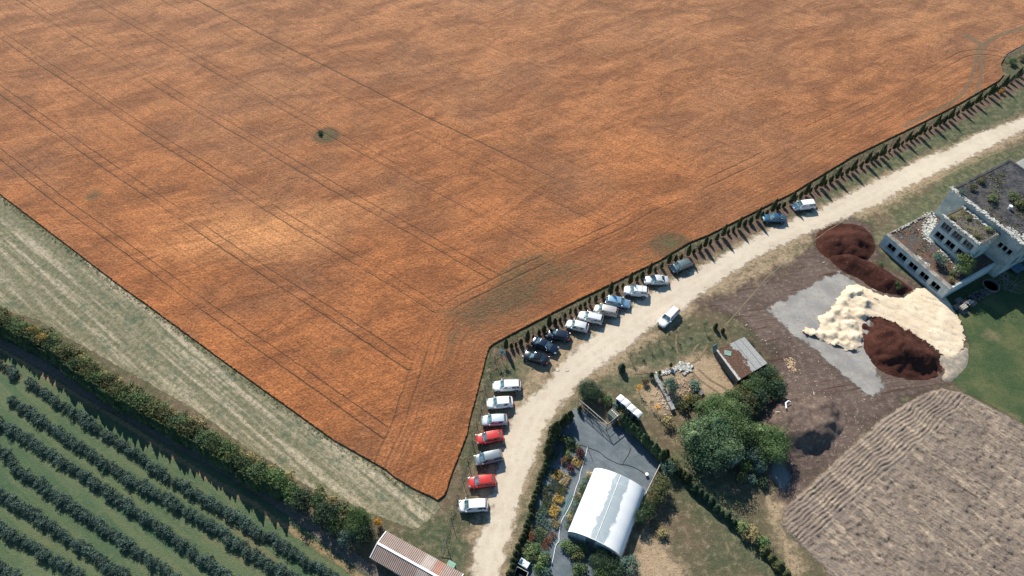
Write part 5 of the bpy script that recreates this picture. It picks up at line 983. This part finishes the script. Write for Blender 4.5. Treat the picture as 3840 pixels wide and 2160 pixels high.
# ================================================================ FENCE
fe = empty('wire_fence', (*FEN[0], 0), 0, 'wire fence on thin posts running between the wheat and the thujas', 'fence')
pts = along(list(FEN), 3.05, .2)
for i, (p, t) in enumerate(pts):
    b = MB(); b.tube([(p[0], p[1], 0), (p[0], p[1], 2.05)], .05, 6); sub(fe, b, 'post', WIRE)
b = MB()
for (p, t), (q_, t2) in zip(pts[:-1], pts[1:]):
    for z in (.15, .6, 1.05, 1.5, 1.95): b.tube([(p[0], p[1], z), (q_[0], q_[1], z)], .013, 3)
    for k in range(1, 8):
        f = k/8; x, y = p[0]+(q_[0]-p[0])*f, p[1]+(q_[1]-p[1])*f; b.tube([(x, y, .1), (x, y, 1.95)], .006, 3)
sub(fe, b, 'wire_mesh', WIRE)
b = MB(); P = [gr(3770,212,1.2), gr(3840,172,1.2), gr(3960,100,1.2)]; e = empty('rail_fence', (*gr(3770,218), 0), 0, 'thin pale rail at the weedy corner beside the wheat, top right', 'fence'); b.tube([(*p, 1.2) for p in P], .05, 5); sub(e, b, 'rail', GALV)
for px, py in [(3770,212),(3840,172),(3900,137)]:
    p = gr(px, py, 1.2); b = MB(); b.tube([(*p, 0), (*p, 1.2)], .05, 5); sub(e, b, 'post', GALV)
plant('tree', 'green', *gr(3790,240), 1.6, 'low weedy bush in the corner notch of the wheat, top right', 'bush', name='bush', wid=1.6); plant('tree', 'olive', *gr(3830,225), 1.4, 'second weedy bush in the corner notch, nearer the picture edge', 'bush', name='bush', wid=1.6)
plant('shrub', 'orange', *gr(3752,352), 1.2, 'small orange bush among the distant thujas', 'bush', name='bush', wid=1.1)
# barrier tape on stakes
TP = [gr(*p) for p in [(2721,1222),(2783,1152),(2868,1052),(2951,980),(3053,906),(3100,872),(3169,829),(3300,775),(3461,703),(3599,636),(3710,590),(3786,562),(3870,528)]]
e = empty('barrier_tape', (*TP[0], 0), 0, 'yellow barrier tape strung on low stakes between the road and the yard', 'barrier tape')
b = MB(); mt = plain('tape_yellow', (.74,.56,.24), (.82,.68,.38), 2, .6, .001)
for a, c in zip(TP[:-1], TP[1:]):
    for k in range(6):
        f0, f1 = k/6, (k+1)/6; z0 = .75-.25*math.sin(math.pi*f0); z1 = .75-.25*math.sin(math.pi*f1); p0 = a+(c-a)*f0; p1 = a+(c-a)*f1; n_ = np.array([-(p1-p0)[1], (p1-p0)[0]]); n_ = n_/np.linalg.norm(n_)*.045
        b.add([(*(p0+n_), z0+.03), (*(p1+n_), z1+.03), (*(p1-n_), z1-.03), (*(p0-n_), z0-.03), (*(p0+n_), z0+.035), (*(p1+n_), z1+.035), (*(p1-n_), z1-.025), (*(p0-n_), z0-.025)], [(3,2,1,0), (4,5,6,7), (0,1,5,4), (2,3,7,6)])
sub(e, b, 'tape', mt)
for p in TP: b = MB(); b.tube([(*p, 0), (*p, .85)], .025, 5); sub(e, b, 'stake', WOOD)
# ================================================================ SHED with corrugated roof
P0 = np.array([-18.65, 27.86]); dv = np.array([-10.05, 23.45])-P0; dv /= np.linalg.norm(dv); nv = np.array([-dv[1], dv[0]]); SL = 12.5; rzs = math.atan2(dv[1], dv[0])
e = empty('corrugated_shed', (*P0, 0), rzs, 'long shed with red-brown and white ribbed roof at the bottom of the picture', 'shed')
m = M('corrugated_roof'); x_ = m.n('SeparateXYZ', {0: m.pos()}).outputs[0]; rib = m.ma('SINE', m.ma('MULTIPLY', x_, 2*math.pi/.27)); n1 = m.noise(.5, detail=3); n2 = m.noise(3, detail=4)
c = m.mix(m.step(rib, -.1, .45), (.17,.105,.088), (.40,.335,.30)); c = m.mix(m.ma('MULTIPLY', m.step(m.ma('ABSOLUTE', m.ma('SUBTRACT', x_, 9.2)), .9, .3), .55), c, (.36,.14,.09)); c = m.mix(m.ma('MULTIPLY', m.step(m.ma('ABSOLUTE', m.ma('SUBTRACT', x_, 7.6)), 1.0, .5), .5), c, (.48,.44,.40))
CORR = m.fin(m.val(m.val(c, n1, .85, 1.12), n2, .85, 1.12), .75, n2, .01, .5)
def corr(b, y0, z0, y1, z1, L):
    n = int(L/.045); V = []
    for i in range(n+1): x = L*i/n; w_ = .028*math.sin(x*2*math.pi/.27); V += [(x, y0, z0+w_), (x, y1, z1+w_)]
    b.add(V, [(2*i, 2*i+2, 2*i+3, 2*i+1) for i in range(n)])
for sg in (1, -1):
    b = MB(); corr(b, 0, 3.0, sg*2.05, 2.32, SL); o = b.obj('roof_sheet', CORR, e, smooth=True)
b = MB(); b.box((SL/2, 0, 3.045), (SL, .30, .05)); b.obj('ridge_cap', WHT, e); 
for sg in (1, -1): b = MB(); b.box((0.0, sg*1.02, 2.69), (.12, 2.10, .06), ax=Matrix.Rotation(sg*-.32, 3, 'X')); b.obj('barge_board', WHT, e)
for sg in (1, -1): b = MB(); b.box((SL, sg*1.02, 2.69), (.12, 2.10, .06), ax=Matrix.Rotation(sg*-.32, 3, 'X')); b.obj('barge_board', WHT, e)
b = MB(); b.add([(.3,-1.8,0),(SL-.3,-1.8,0),(SL-.3,1.8,0),(.3,1.8,0),(.3,-1.8,2.3),(SL-.3,-1.8,2.3),(SL-.3,1.8,2.3),(.3,1.8,2.3),(.3,0,2.9),(SL-.3,0,2.9)], [(0,1,5,4),(2,3,7,6),(0,4,8,7,3),(1,2,6,9,5)]); b.obj('wall', WOOD, e)
b = MB(); b.box((4.0, -1.815, 1.0), (1.2, .04, 2.0)); b.obj('door', PLAS2, e)
c = gr(1690,2120,2.0); e = empty('green_cabinet', (c[0], c[1], 0), rzs, 'small green box with flat lid at the corner of the corrugated shed', 'box'); b = MB(); b.box((0, 0, .95), (1.0, .95, 1.9)); b.obj('body', plain('green_metal', (.10,.22,.16), (.14,.28,.20), 2), e, bevel=.02); b = MB(); b.box((0, 0, 1.95), (1.15, 1.1, .08)); b.obj('lid', plain('pale_green_metal', (.20,.36,.28), (.26,.42,.34), 2), e, bevel=.02)
b = MB(); p = gr(1655,2090); q_ = gr(1675,2036); tag(MB().tube([(*p, .05), (*q_, 1.9)], .06, 6).obj('brace_pole', GALV), 'pale slanting brace pole of the fence end beside the shed', 'pole')
# ================================================================ GREENHOUSE
g0 = [np.array(G(*p, 1.0)) for p in [(2130,1995),(2226,1760),(2419,1846),(2328,2091)]]
ax_ = (g0[1]-g0[0]+g0[2]-g0[3])/2; Lg = float(np.linalg.norm(ax_)); ax_ = ax_/Lg; wx = np.array([ax_[1], -ax_[0]]); Wg = float(((g0[3]-g0[0])@wx+(g0[2]-g0[1])@wx)/2); cen = sum(g0)/4
e = empty('greenhouse', (*cen, 0), math.atan2(ax_[1], ax_[0]), 'large arched greenhouse with milky white film cover on the dark fabric', 'greenhouse'); hw = Wg/2
m = M('milky_film'); n1 = m.noise(.34, detail=5, rough=.6); n2 = m.noise(1.6, detail=3); yy = m.n('SeparateXYZ', {0: m.pos()}).outputs[1]; xx_ = m.n('SeparateXYZ', {0: m.pos()}).outputs[0]
band = m.step(m.ma('ABSOLUTE', m.ma('ADD', yy, .35)), .4, 1.7); tr = m.ma('ADD', m.ma('MULTIPLY', m.ma('SUBTRACT', n1, .5), 2.4), band)
cl = m.ma('MAXIMUM', m.step(tr, .35, .62), m.step(m.ma('ADD', yy, m.ma('MULTIPLY', n2, 1.6)), 1.7, 2.4))
alpha = m.ma('ADD', m.ma('MULTIPLY', cl, .42), .55); c = m.mix(cl, (.72,.83,.88), (.96,.97,.97))
m.fin(c, .38, spec=.5); tl = m.n('BsdfTranslucent', {'Color': c}); mx = m.n('MixShader', {0: .15}); tp_ = m.n('BsdfTransparent'); mz_ = m.n('MixShader', {0: alpha})
m.t.links.new(m.b.outputs[0], mx.inputs[1]); m.t.links.new(tl.outputs[0], mx.inputs[2]); m.t.links.new(tp_.outputs[0], mz_.inputs[1]); m.t.links.new(mx.outputs[0], mz_.inputs[2]); m.t.links.new(mz_.outputs[0], m.o.inputs[0]); FILM = m.m
def arc(k): 
    a = math.pi*k; return (-hw*math.cos(a), 1.0+2.25*math.sin(a)**.9)
nk = 18; nl = 20; V = []; F_ = []
prof = [(-hw, .25)]+[arc(k/nk) for k in range(nk+1)]+[(hw, .25)]
for i in range(nl+1): V += [(-Lg/2+Lg*i/nl, -y, z-.02*math.sin(i*math.pi/4)**2) for y, z in prof]
k = len(prof)
for i in range(nl): F_ += [(i*k+j, i*k+j+1, (i+1)*k+j+1, (i+1)*k+j) for j in range(k-1)]
b = MB(); b.add(V, F_); b.obj('film_cover', FILM, e, smooth=True)
for i in range(7):
    x = -Lg/2+Lg*i/6; b = MB(); b.tube([(x, -y*.985, z-.05) for y, z in prof], .035, 5); b.obj('hoop', GALV, e)
b = MB()
for yk in (.5, .28, .72, .1, .9): y, z = arc(yk); b.tube([(-Lg/2, -y, z+(.02 if yk == .5 else -.07)), (Lg/2, -y, z+(.02 if yk == .5 else -.07))], .035 if yk == .5 else .025, 5)
b.obj('purlin', WHT, e)
b = MB(); x0 = -Lg/2
for (xa, s) in [(-Lg/2, 1), (Lg/2, -1)]:
    for (xc, yc) in [((xa+s*Lg/6), -1.3), (xa+s*Lg/6, 1.3)]: b.tube([(xa, yc, arc(.5+yc/hw*.32)[1]-.1), (xc, 0, 3.15)], .025, 4)
b.obj('brace', WHT, e)
# gable facing the viewer: glazed panels over a board, door
b = MB()
for i in range(6):
    y0 = -hw+Wg*i/6; y1 = y0+Wg/6-.08; zt0 = 1.0+2.25*max(0, math.sin(math.pi*(y0+hw+.02)/Wg))**.9-.15; zt1 = 1.0+2.25*max(0, math.sin(math.pi*min(1, (y1+hw)/Wg)))**.9-.15
    p_ = MB(); xq = x0-.03; p_.add([(xq, y0, .1), (xq, y1, .1), (xq, y1, zt1), (xq, y0, zt0), (xq-.02, y0, .1), (xq-.02, y1, .1), (xq-.02, y1, zt1), (xq-.02, y0, zt0)], [(0,1,2,3), (7,6,5,4), (0,4,5,1), (1,5,6,2), (2,6,7,3), (3,7,4,0)]); p_.obj('gable_panel' if i != 3 else 'door', plain('gable_sheet', (.40,.50,.52), (.52,.60,.62), 1.5, .4) if i != 3 else plain('grey_door', (.09,.11,.12), (.14,.16,.17), 2), e)
b = MB(); b.tube([(x0-.07, -y, z) for y, z in prof], .05, 5); b.obj('gable_arch', WHT, e)
b = MB(); q_ = Lg/2+.02; b.add([(q_, -y, z-.03) for y, z in prof], [tuple(range(len(prof)))]); b.obj('rear_gable', plain('milky_gable', (.6,.68,.70), (.7,.76,.78), 1.5, .4), e)
# ================================================================ PORTABLE TOILETS
for (px, py), lb in zip([(2329,1493),(2349,1509),(2370,1529),(2392,1548)], ['first portable toilet, highest in the row, half hidden by a pale bush','second portable toilet of the row, next after the highest one','third portable toilet of the row, with louvred side showing','last portable toilet, lowest in the row, nearest the thick hedge']):
    c = gr(px, py, 2.3); e = empty('portable_toilet', (c[0], c[1], .04), R(-45), lb, 'toilet', 'row of portable toilets')
    b = MB(); b.box((0, 0, 1.05), (1.02, 1.02, 2.1)); b.obj('cabin', LBL, e, bevel=.04)
    b = MB(); n = 6; V = []; 
    for i in range(n+1):
        for j in range(n+1):
            u = -.56+1.12*i/n; v = -.56+1.12*j/n; V.append((u, v, 2.12+.22*(1-(u/.56)**2*.9)*(1-(v/.56)**4*.6)))
    b.add(V, [(i*(n+1)+j, (i+1)*(n+1)+j, (i+1)*(n+1)+j+1, i*(n+1)+j+1) for i in range(n) for j in range(n)]); b.box((0, 0, 2.08), (1.13, 1.13, .09)); b.obj('roof', WHT, e)
    b = MB(); b.box((-.03, -.525, 1.0), (.68, .03, 1.85)); d_ = b.obj('door', DBL, e, bevel=.01); b = MB(); b.box((.22, -.545, 1.05), (.05, .03, .12)); b.obj('handle', WHT, d_)
    b = MB()
    for k in range(4): b.box((-.525, 0, 1.3+k*.12), (.03, .5, .05))
    b.obj('louvre', DBL, e)
# little green-roofed hut
qh = [gr(*p, 1.9) for p in [(2279,1546),(2299,1529),(2325,1554),(2303,1571)]]; c = sum(qh)/4; dd = qh[2]-qh[1]; rzh = math.atan2(dd[1], dd[0]); Lh = float(np.linalg.norm(dd)); Wh = float(np.linalg.norm(qh[1]-qh[0]))
e = empty('tool_hut', (c[0], c[1], 0), rzh, 'small hut with green ribbed roof and red-white ridge strip beside the toilets', 'hut')
b = MB(); b.box((0, 0, .9), (Lh-.3, Wh-.3, 1.8)); b.obj('wall', WOOD, e); 
m = M('green_ribbed_roof'); x_ = m.n('SeparateXYZ', {0: m.pos()}).outputs[0]; rib = m.step(m.ma('SINE', m.ma('MULTIPLY', x_, 2*math.pi/.16)), -.3, .5); GRR = m.fin(m.mix(rib, (.060,.085,.070), (.16,.20,.165)), .6)
b = MB(); corr(b, -Wh/2, 1.82, Wh/2, 1.98, Lh); o = b.obj('roof', GRR, e); o.location.x = -Lh/2
b = MB()
for i in range(8): b.box((-Lh/2+Lh*(i+.5)/8, .12, 1.98), (Lh/8-.01, .13, .05), m=i % 2)
b.obj('ridge_strip', [plain('red_tape', (.55,.20,.10), (.62,.30,.2), 2), WHT], e)
# ================================================================ ENTRANCE RAIL STRUCTURE of the nursery
def frame(name, a, b_, h, label, n, mesh=True, diag=True, mat=GALV, cat='fence'):
    A = gr(*a, h); B = gr(*b_, h); e = empty(name, (*A, 0), 0, label, cat); L = np.linalg.norm(B-A); d = (B-A)/L
    b = MB(); b.tube([(*A, h), (*B, h)], .06, 6); sub(e, b, 'top_rail', WOODL if mat is GALV else mat); b = MB(); b.tube([(*A, h*.5), (*B, h*.5)], .035, 5); b.tube([(*A, .12), (*B, .12)], .035, 5); sub(e, b, 'mid_rail', mat)
    for k in range(n+1):
        p = A+(B-A)*k/n; b = MB(); b.tube([(*p, 0), (*p, h+.05)], .05, 6); sub(e, b, 'post', mat)
    if diag: p = A+(B-A)*(n-1)/n; b = MB(); b.tube([(*p, .1), (*B, h*.95)], .03, 5); sub(e, b, 'brace', mat)
    if mesh:
        b = MB(); k = 0.0
        while k < L: p = A+d*k; b.tube([(*p, .1), (*p, h-.02)], .008, 3); k += .25
        sub(e, b, 'wire_mesh', WIRE)
    return e
frame('nursery_fence', (2171,1497), (2279,1590), 2.2, 'high fence panel with pale top pole from dark round tree to the gate', 3)
frame('nursery_gate', (2279,1590), (2328,1552), 2.2, 'open gate frame with thick pale beam between fence and tool hut', 2, mesh=False, mat=WOOD, cat='gate')
frame('side_rail', (2492,1708), (2419,1857), 1.1, 'long pale pipe rail along the right side of the nursery down to the greenhouse', 6, mesh=False, diag=False)
# posts and hoses
def hose(name, px, r, mat, label):
    P = smooth_line([np.array(G(*p)) for p in px], 5); b = MB(); b.tube([(p[0], p[1], .06+r+.01*math.sin(i)) for i, p in enumerate(P)], r, 5); return tag(b.obj(name, mat), label, 'hose')
hose('hose', [(2203,1678),(2196,1710),(2188,1735),(2176,1775),(2172,1800),(2160,1830),(2150,1865),(2136,1900),(2120,1930),(2108,1950),(2100,1975),(2096,2010),(2096,2030),(2085,2045),(2078,2075),(2073,2100),(2066,2130)], .045, WHT, 'white watering hose winding down the nursery past the greenhouse')
hose('hose', [(2112,1925),(2122,1895),(2130,1865),(2138,1855),(2139,1865),(2128,1885),(2120,1905),(2113,1935),(2106,1955),(2096,1970),(2086,1985),(2075,1993),(2065,1993),(2052,1985)], .03, plain('teal_hose', (.08,.36,.32), (.12,.45,.40), 2, .5), 'thin turquoise hose looping left beside the white one')
hose('hose', [(2070,2016),(2075,2030),(2080,2045),(2092,2035),(2084,2020),(2078,2010)], .03, plain('pale_teal_hose', (.25,.45,.42), (.3,.5,.46), 2, .5), 'short turquoise hose loop beside the reddish pot plants')
hose('cable', [(2175,1668),(2203,1678),(2245,1695),(2275,1718),(2320,1740),(2350,1744),(2385,1757),(2415,1776),(2430,1800)], .03, TRM, 'black cable crossing the empty upper part of the nursery fabric')
hose('cable', [(2365,1680),(2356,1705),(2340,1730),(2336,1740)], .025, TRM, 'short black cable curving down from the thick hedge')
for (px, py, h, lb) in [(2203,1682,1.8,'slim pole standing where hose and cable meet'),(2350,1568,2.0,'pale post at the toilet end of the thick hedge')]:
    c = gr(px, py); b = MB(); b.tube([(*c, 0), (*c, h)], .04, 6); tag(b.obj('pole', GALV), lb, 'pole')
c = gr(2424,1782); b = MB(); b.lathe([(0, 0), (.2, 0), (.26, .45), (.22, .46), (0, .42)], 10, (c[0], c[1], .04)); tag(b.obj('bucket', WHT), 'white bucket on the dark fabric above the greenhouse', 'bucket')
# small blue-white handcart and the open bin
c = gr(1966,2112,.8); e = empty('handcart', (c[0], c[1], .04), R(-32), 'small blue and white cart parked by the roadside nursery hedge', 'cart')
b = MB(); b.box((0, 0, .55), (1.45, .95, .5)); b.obj('tub', LBL, e, bevel=.05); b = MB(); b.box((.38, -.02, .83), (.6, .72, .06)); b.box((-.12, .18, .83), (.30, .5, .06)); b.obj('lid', WHT, e, bevel=.02); b = MB(); b.box((-.45, -.05, .815), (.42, .66, .03)); b.obj('tray', DBL, e)
for sx in (-.5, .5):
    for sy in (-.45, .45): b = MB(); b.tube([(sx, sy-.04, .2), (sx, sy+.04, .2)], .2, 12); b.obj('wheel', TYR, e)
P = [gr(*p, .7) for p in [(1940,2125),(1981,2147),(1966,2185),(1922,2165)]]; e = empty('open_bin', (*(sum(P)/4), 0), 0, 'open-topped dark bin with pale rim at the bottom of the nursery', 'bin'); b = MB()
for i in range(4):
    a, c = P[i], P[(i+1) % 4]; d_ = c-a; b.box(((a+c)[0]/2, (a+c)[1]/2, .35), (np.linalg.norm(d_), .06, .7), math.atan2(d_[1], d_[0]))
sub(e, b, 'wall', DARK); b = MB()
for i in range(4):
    a, c = P[i], P[(i+1) % 4]; b.tube([(*a, .72), (*c, .72)], .05, 5)
sub(e, b, 'rim', WOODL); b = MB(); b.poly([p for p in P][::-1], .06, .12); sub(e, b, 'floor', DARK)
# ================================================================ POT PLANTS
def pots(px, py, nx, ny, leaf, kind, h, sp, label, group, rz=-.55, skip=.06, wid=1.0):
    c0 = np.array(G(px, py)); k = 0
    for i in range(nx):
        for j in range(ny):
            if random.random() < skip: continue
            u = (i-(nx-1)/2)*sp+random.uniform(-.04, .04); v = (j-(ny-1)/2)*sp+random.uniform(-.04, .04)
            x = c0[0]+u*math.cos(rz)-v*math.sin(rz); y = c0[1]+u*math.sin(rz)+v*math.cos(rz)
            plant(kind, leaf, x, y, h*random.uniform(.85, 1.15), label, 'pot plant', group, z=.04, name='pot_plant', parts=False, wid=wid)
for i, a in enumerate([(2089,1782,3,4,'gold','spray',.62,.42,'yellow-brown feathery pot plant in the block above the pale one'),(2119,1803,3,5,'cream','ball',.5,.36,'cream-coloured pot plant in the pale block left of the greenhouse'),(2104,1845,4,5,'olive','ball',.42,.33,'green and rust pot plant in the dense square block'),
    (2093,1877,4,4,'gold','ball',.5,.36,'bright yellow round pot plant in the golden block'),(2078,1920,3,4,'gold','spray',.85,.42,'tall bright yellow pot plant in the big golden clump'),(2077,1824,4,4,'dark','spray',.55,.42,'dark green pot plant beside the cream block'),
    (2052,1850,3,4,'olive','spray',.6,.48,'olive pot plant in the left column of blocks'),(2040,1832,3,3,'dark','spray',.6,.5,'dark pot plant near the hedge, middle of the nursery'),(2042,1903,3,4,'hedge','spray',.6,.44,'green pot plant left of the big golden clump'),(2058,1876,4,4,'hedge','spray',.5,.42,'green pot plant left of the golden block'),
    (2030,1932,3,4,'teal','spray',.7,.5,'grey-green pot plant below the left green block'),(2040,1962,5,3,'teal','spray',.6,.45,'grey-green pot plant in the long loose row'),(2082,1964,4,4,'straw','ball',.45,.32,'dull olive pot plant in the block below the golden clump'),
    (2035,1992,5,2,'lime','ball',.4,.3,'light green pot plant in the upper of two short rows'),(2027,2009,5,3,'hedge','ball',.4,.3,'green pot plant in the lower of two short rows'),(2020,2030,5,2,'dark','ball',.4,.3,'dark pot plant in the row under the green ones'),
    (2056,2030,3,8,'rust','ball',.45,.36,'reddish pot plant in the long rusty strip'),(1990,1985,5,5,'olive','ball',.4,.34,'yellowish dotted pot plant near the hedge'),(1986,2017,4,4,'rust','ball',.45,.34,'orange pot plant near the hedge'),(1999,1928,4,5,'olive','ball',.4,.34,'olive dotted pot plant near the hedge, upper block'),
    (2163,1735,4,4,'gold','ball',.42,.36,'yellow dotted pot plant beside the dark red bush'),(2155,1677,4,4,'lime','ball',.42,.36,'yellow-green dotted pot plant in the uppermost block'),(2125,1684,3,4,'lime','ball',.42,.36,'yellow-green dotted pot plant left of the uppermost block'),(2083,1688,4,4,'olive','spray',.45,.45,'olive pot plant in the shade of the upper hedge'),(2048,1770,4,4,'dark','spray',.5,.5,'dark pot plant by the hedge, upper middle')]):
    px, py, nx, ny, lf, kd, h_, sp, lb = a; pots(px, py, nx, ny, lf, kd, h_, sp, lb, 'pot plants: '+lb.split(' pot plant')[0])
for (px, py, k, lf, h_, w_, lb) in [(2177,1705,'shrub','red',1.3,1.3,'dark red maple bush beside the white hose, larger of two'),(2138,1760,'shrub','red',1.0,1.4,'dark red maple bush lower down, smaller of two'),(2132,1710,'shrub','lime',1.0,1.5,'light green bush left of the larger red maple'),(2119,1732,'shrub','brown',1.0,1.6,'thin greyish bush left of the yellow dotted pots'),
    (2135,1660,'shrub','dark',1.3,1.5,'dark olive bush near the top block of pots'),(2112,1650,'shrub','olive',1.2,1.6,'olive bush at the hedge, top of the nursery beds'),(2053,1740,'shrub','dark',1.2,1.5,'dark bush by the hedge beside the grey-green bed'),(2075,1718,'shrub','dark',1.1,1.5,'dark bush below the olive shade block'),
    (1991,2080,'bush','lime',1.5,1.3,'light green bush above the cart'),(2010,2060,'bush','green',1.2,1.2,'green bush above the light green one'),(1975,2050,'bush','hedge',1.2,1.2,'dark green bush by the egg-shaped hedge'),(2038,2110,'bush','lime',1.6,1.2,'light green bush right of the cart'),(2045,2085,'bush','teal',1.3,1.1,'grey-green bush below the rusty strip'),(2020,2140,'bush','green',1.5,1.2,'green bush below the cart at the picture bottom'),(2045,2145,'bush','teal',1.3,1.1,'grey-green bush at the picture bottom right of the cart')]:
    plant(k, lf, *gr(px, py), h_, lb, 'bush', name='bush', wid=w_)
gp = smooth_line(GL([(2208,1775),(2190,1810),(2176,1845),(2165,1875),(2150,1910),(2135,1945),(2122,1985)]), 3)
for i, (p, t) in enumerate(along(gp, .62, .1)):
    lf = ['cream', 'olive', 'green', 'teal', 'hedge', 'lime'][i % 6]; plant('spray', lf, p[0]+random.gauss(0, .1), p[1]+random.gauss(0, .15), random.uniform(.8, 1.2), {'cream':'creamy','olive':'olive','green':'green','teal':'grey-green','hedge':'dark green','lime':'light green'}[lf]+' potted shrub in the row along the left side of the greenhouse', 'shrub', 'potted shrubs along the greenhouse', name='potted_shrub', parts=False, wid=1.1)
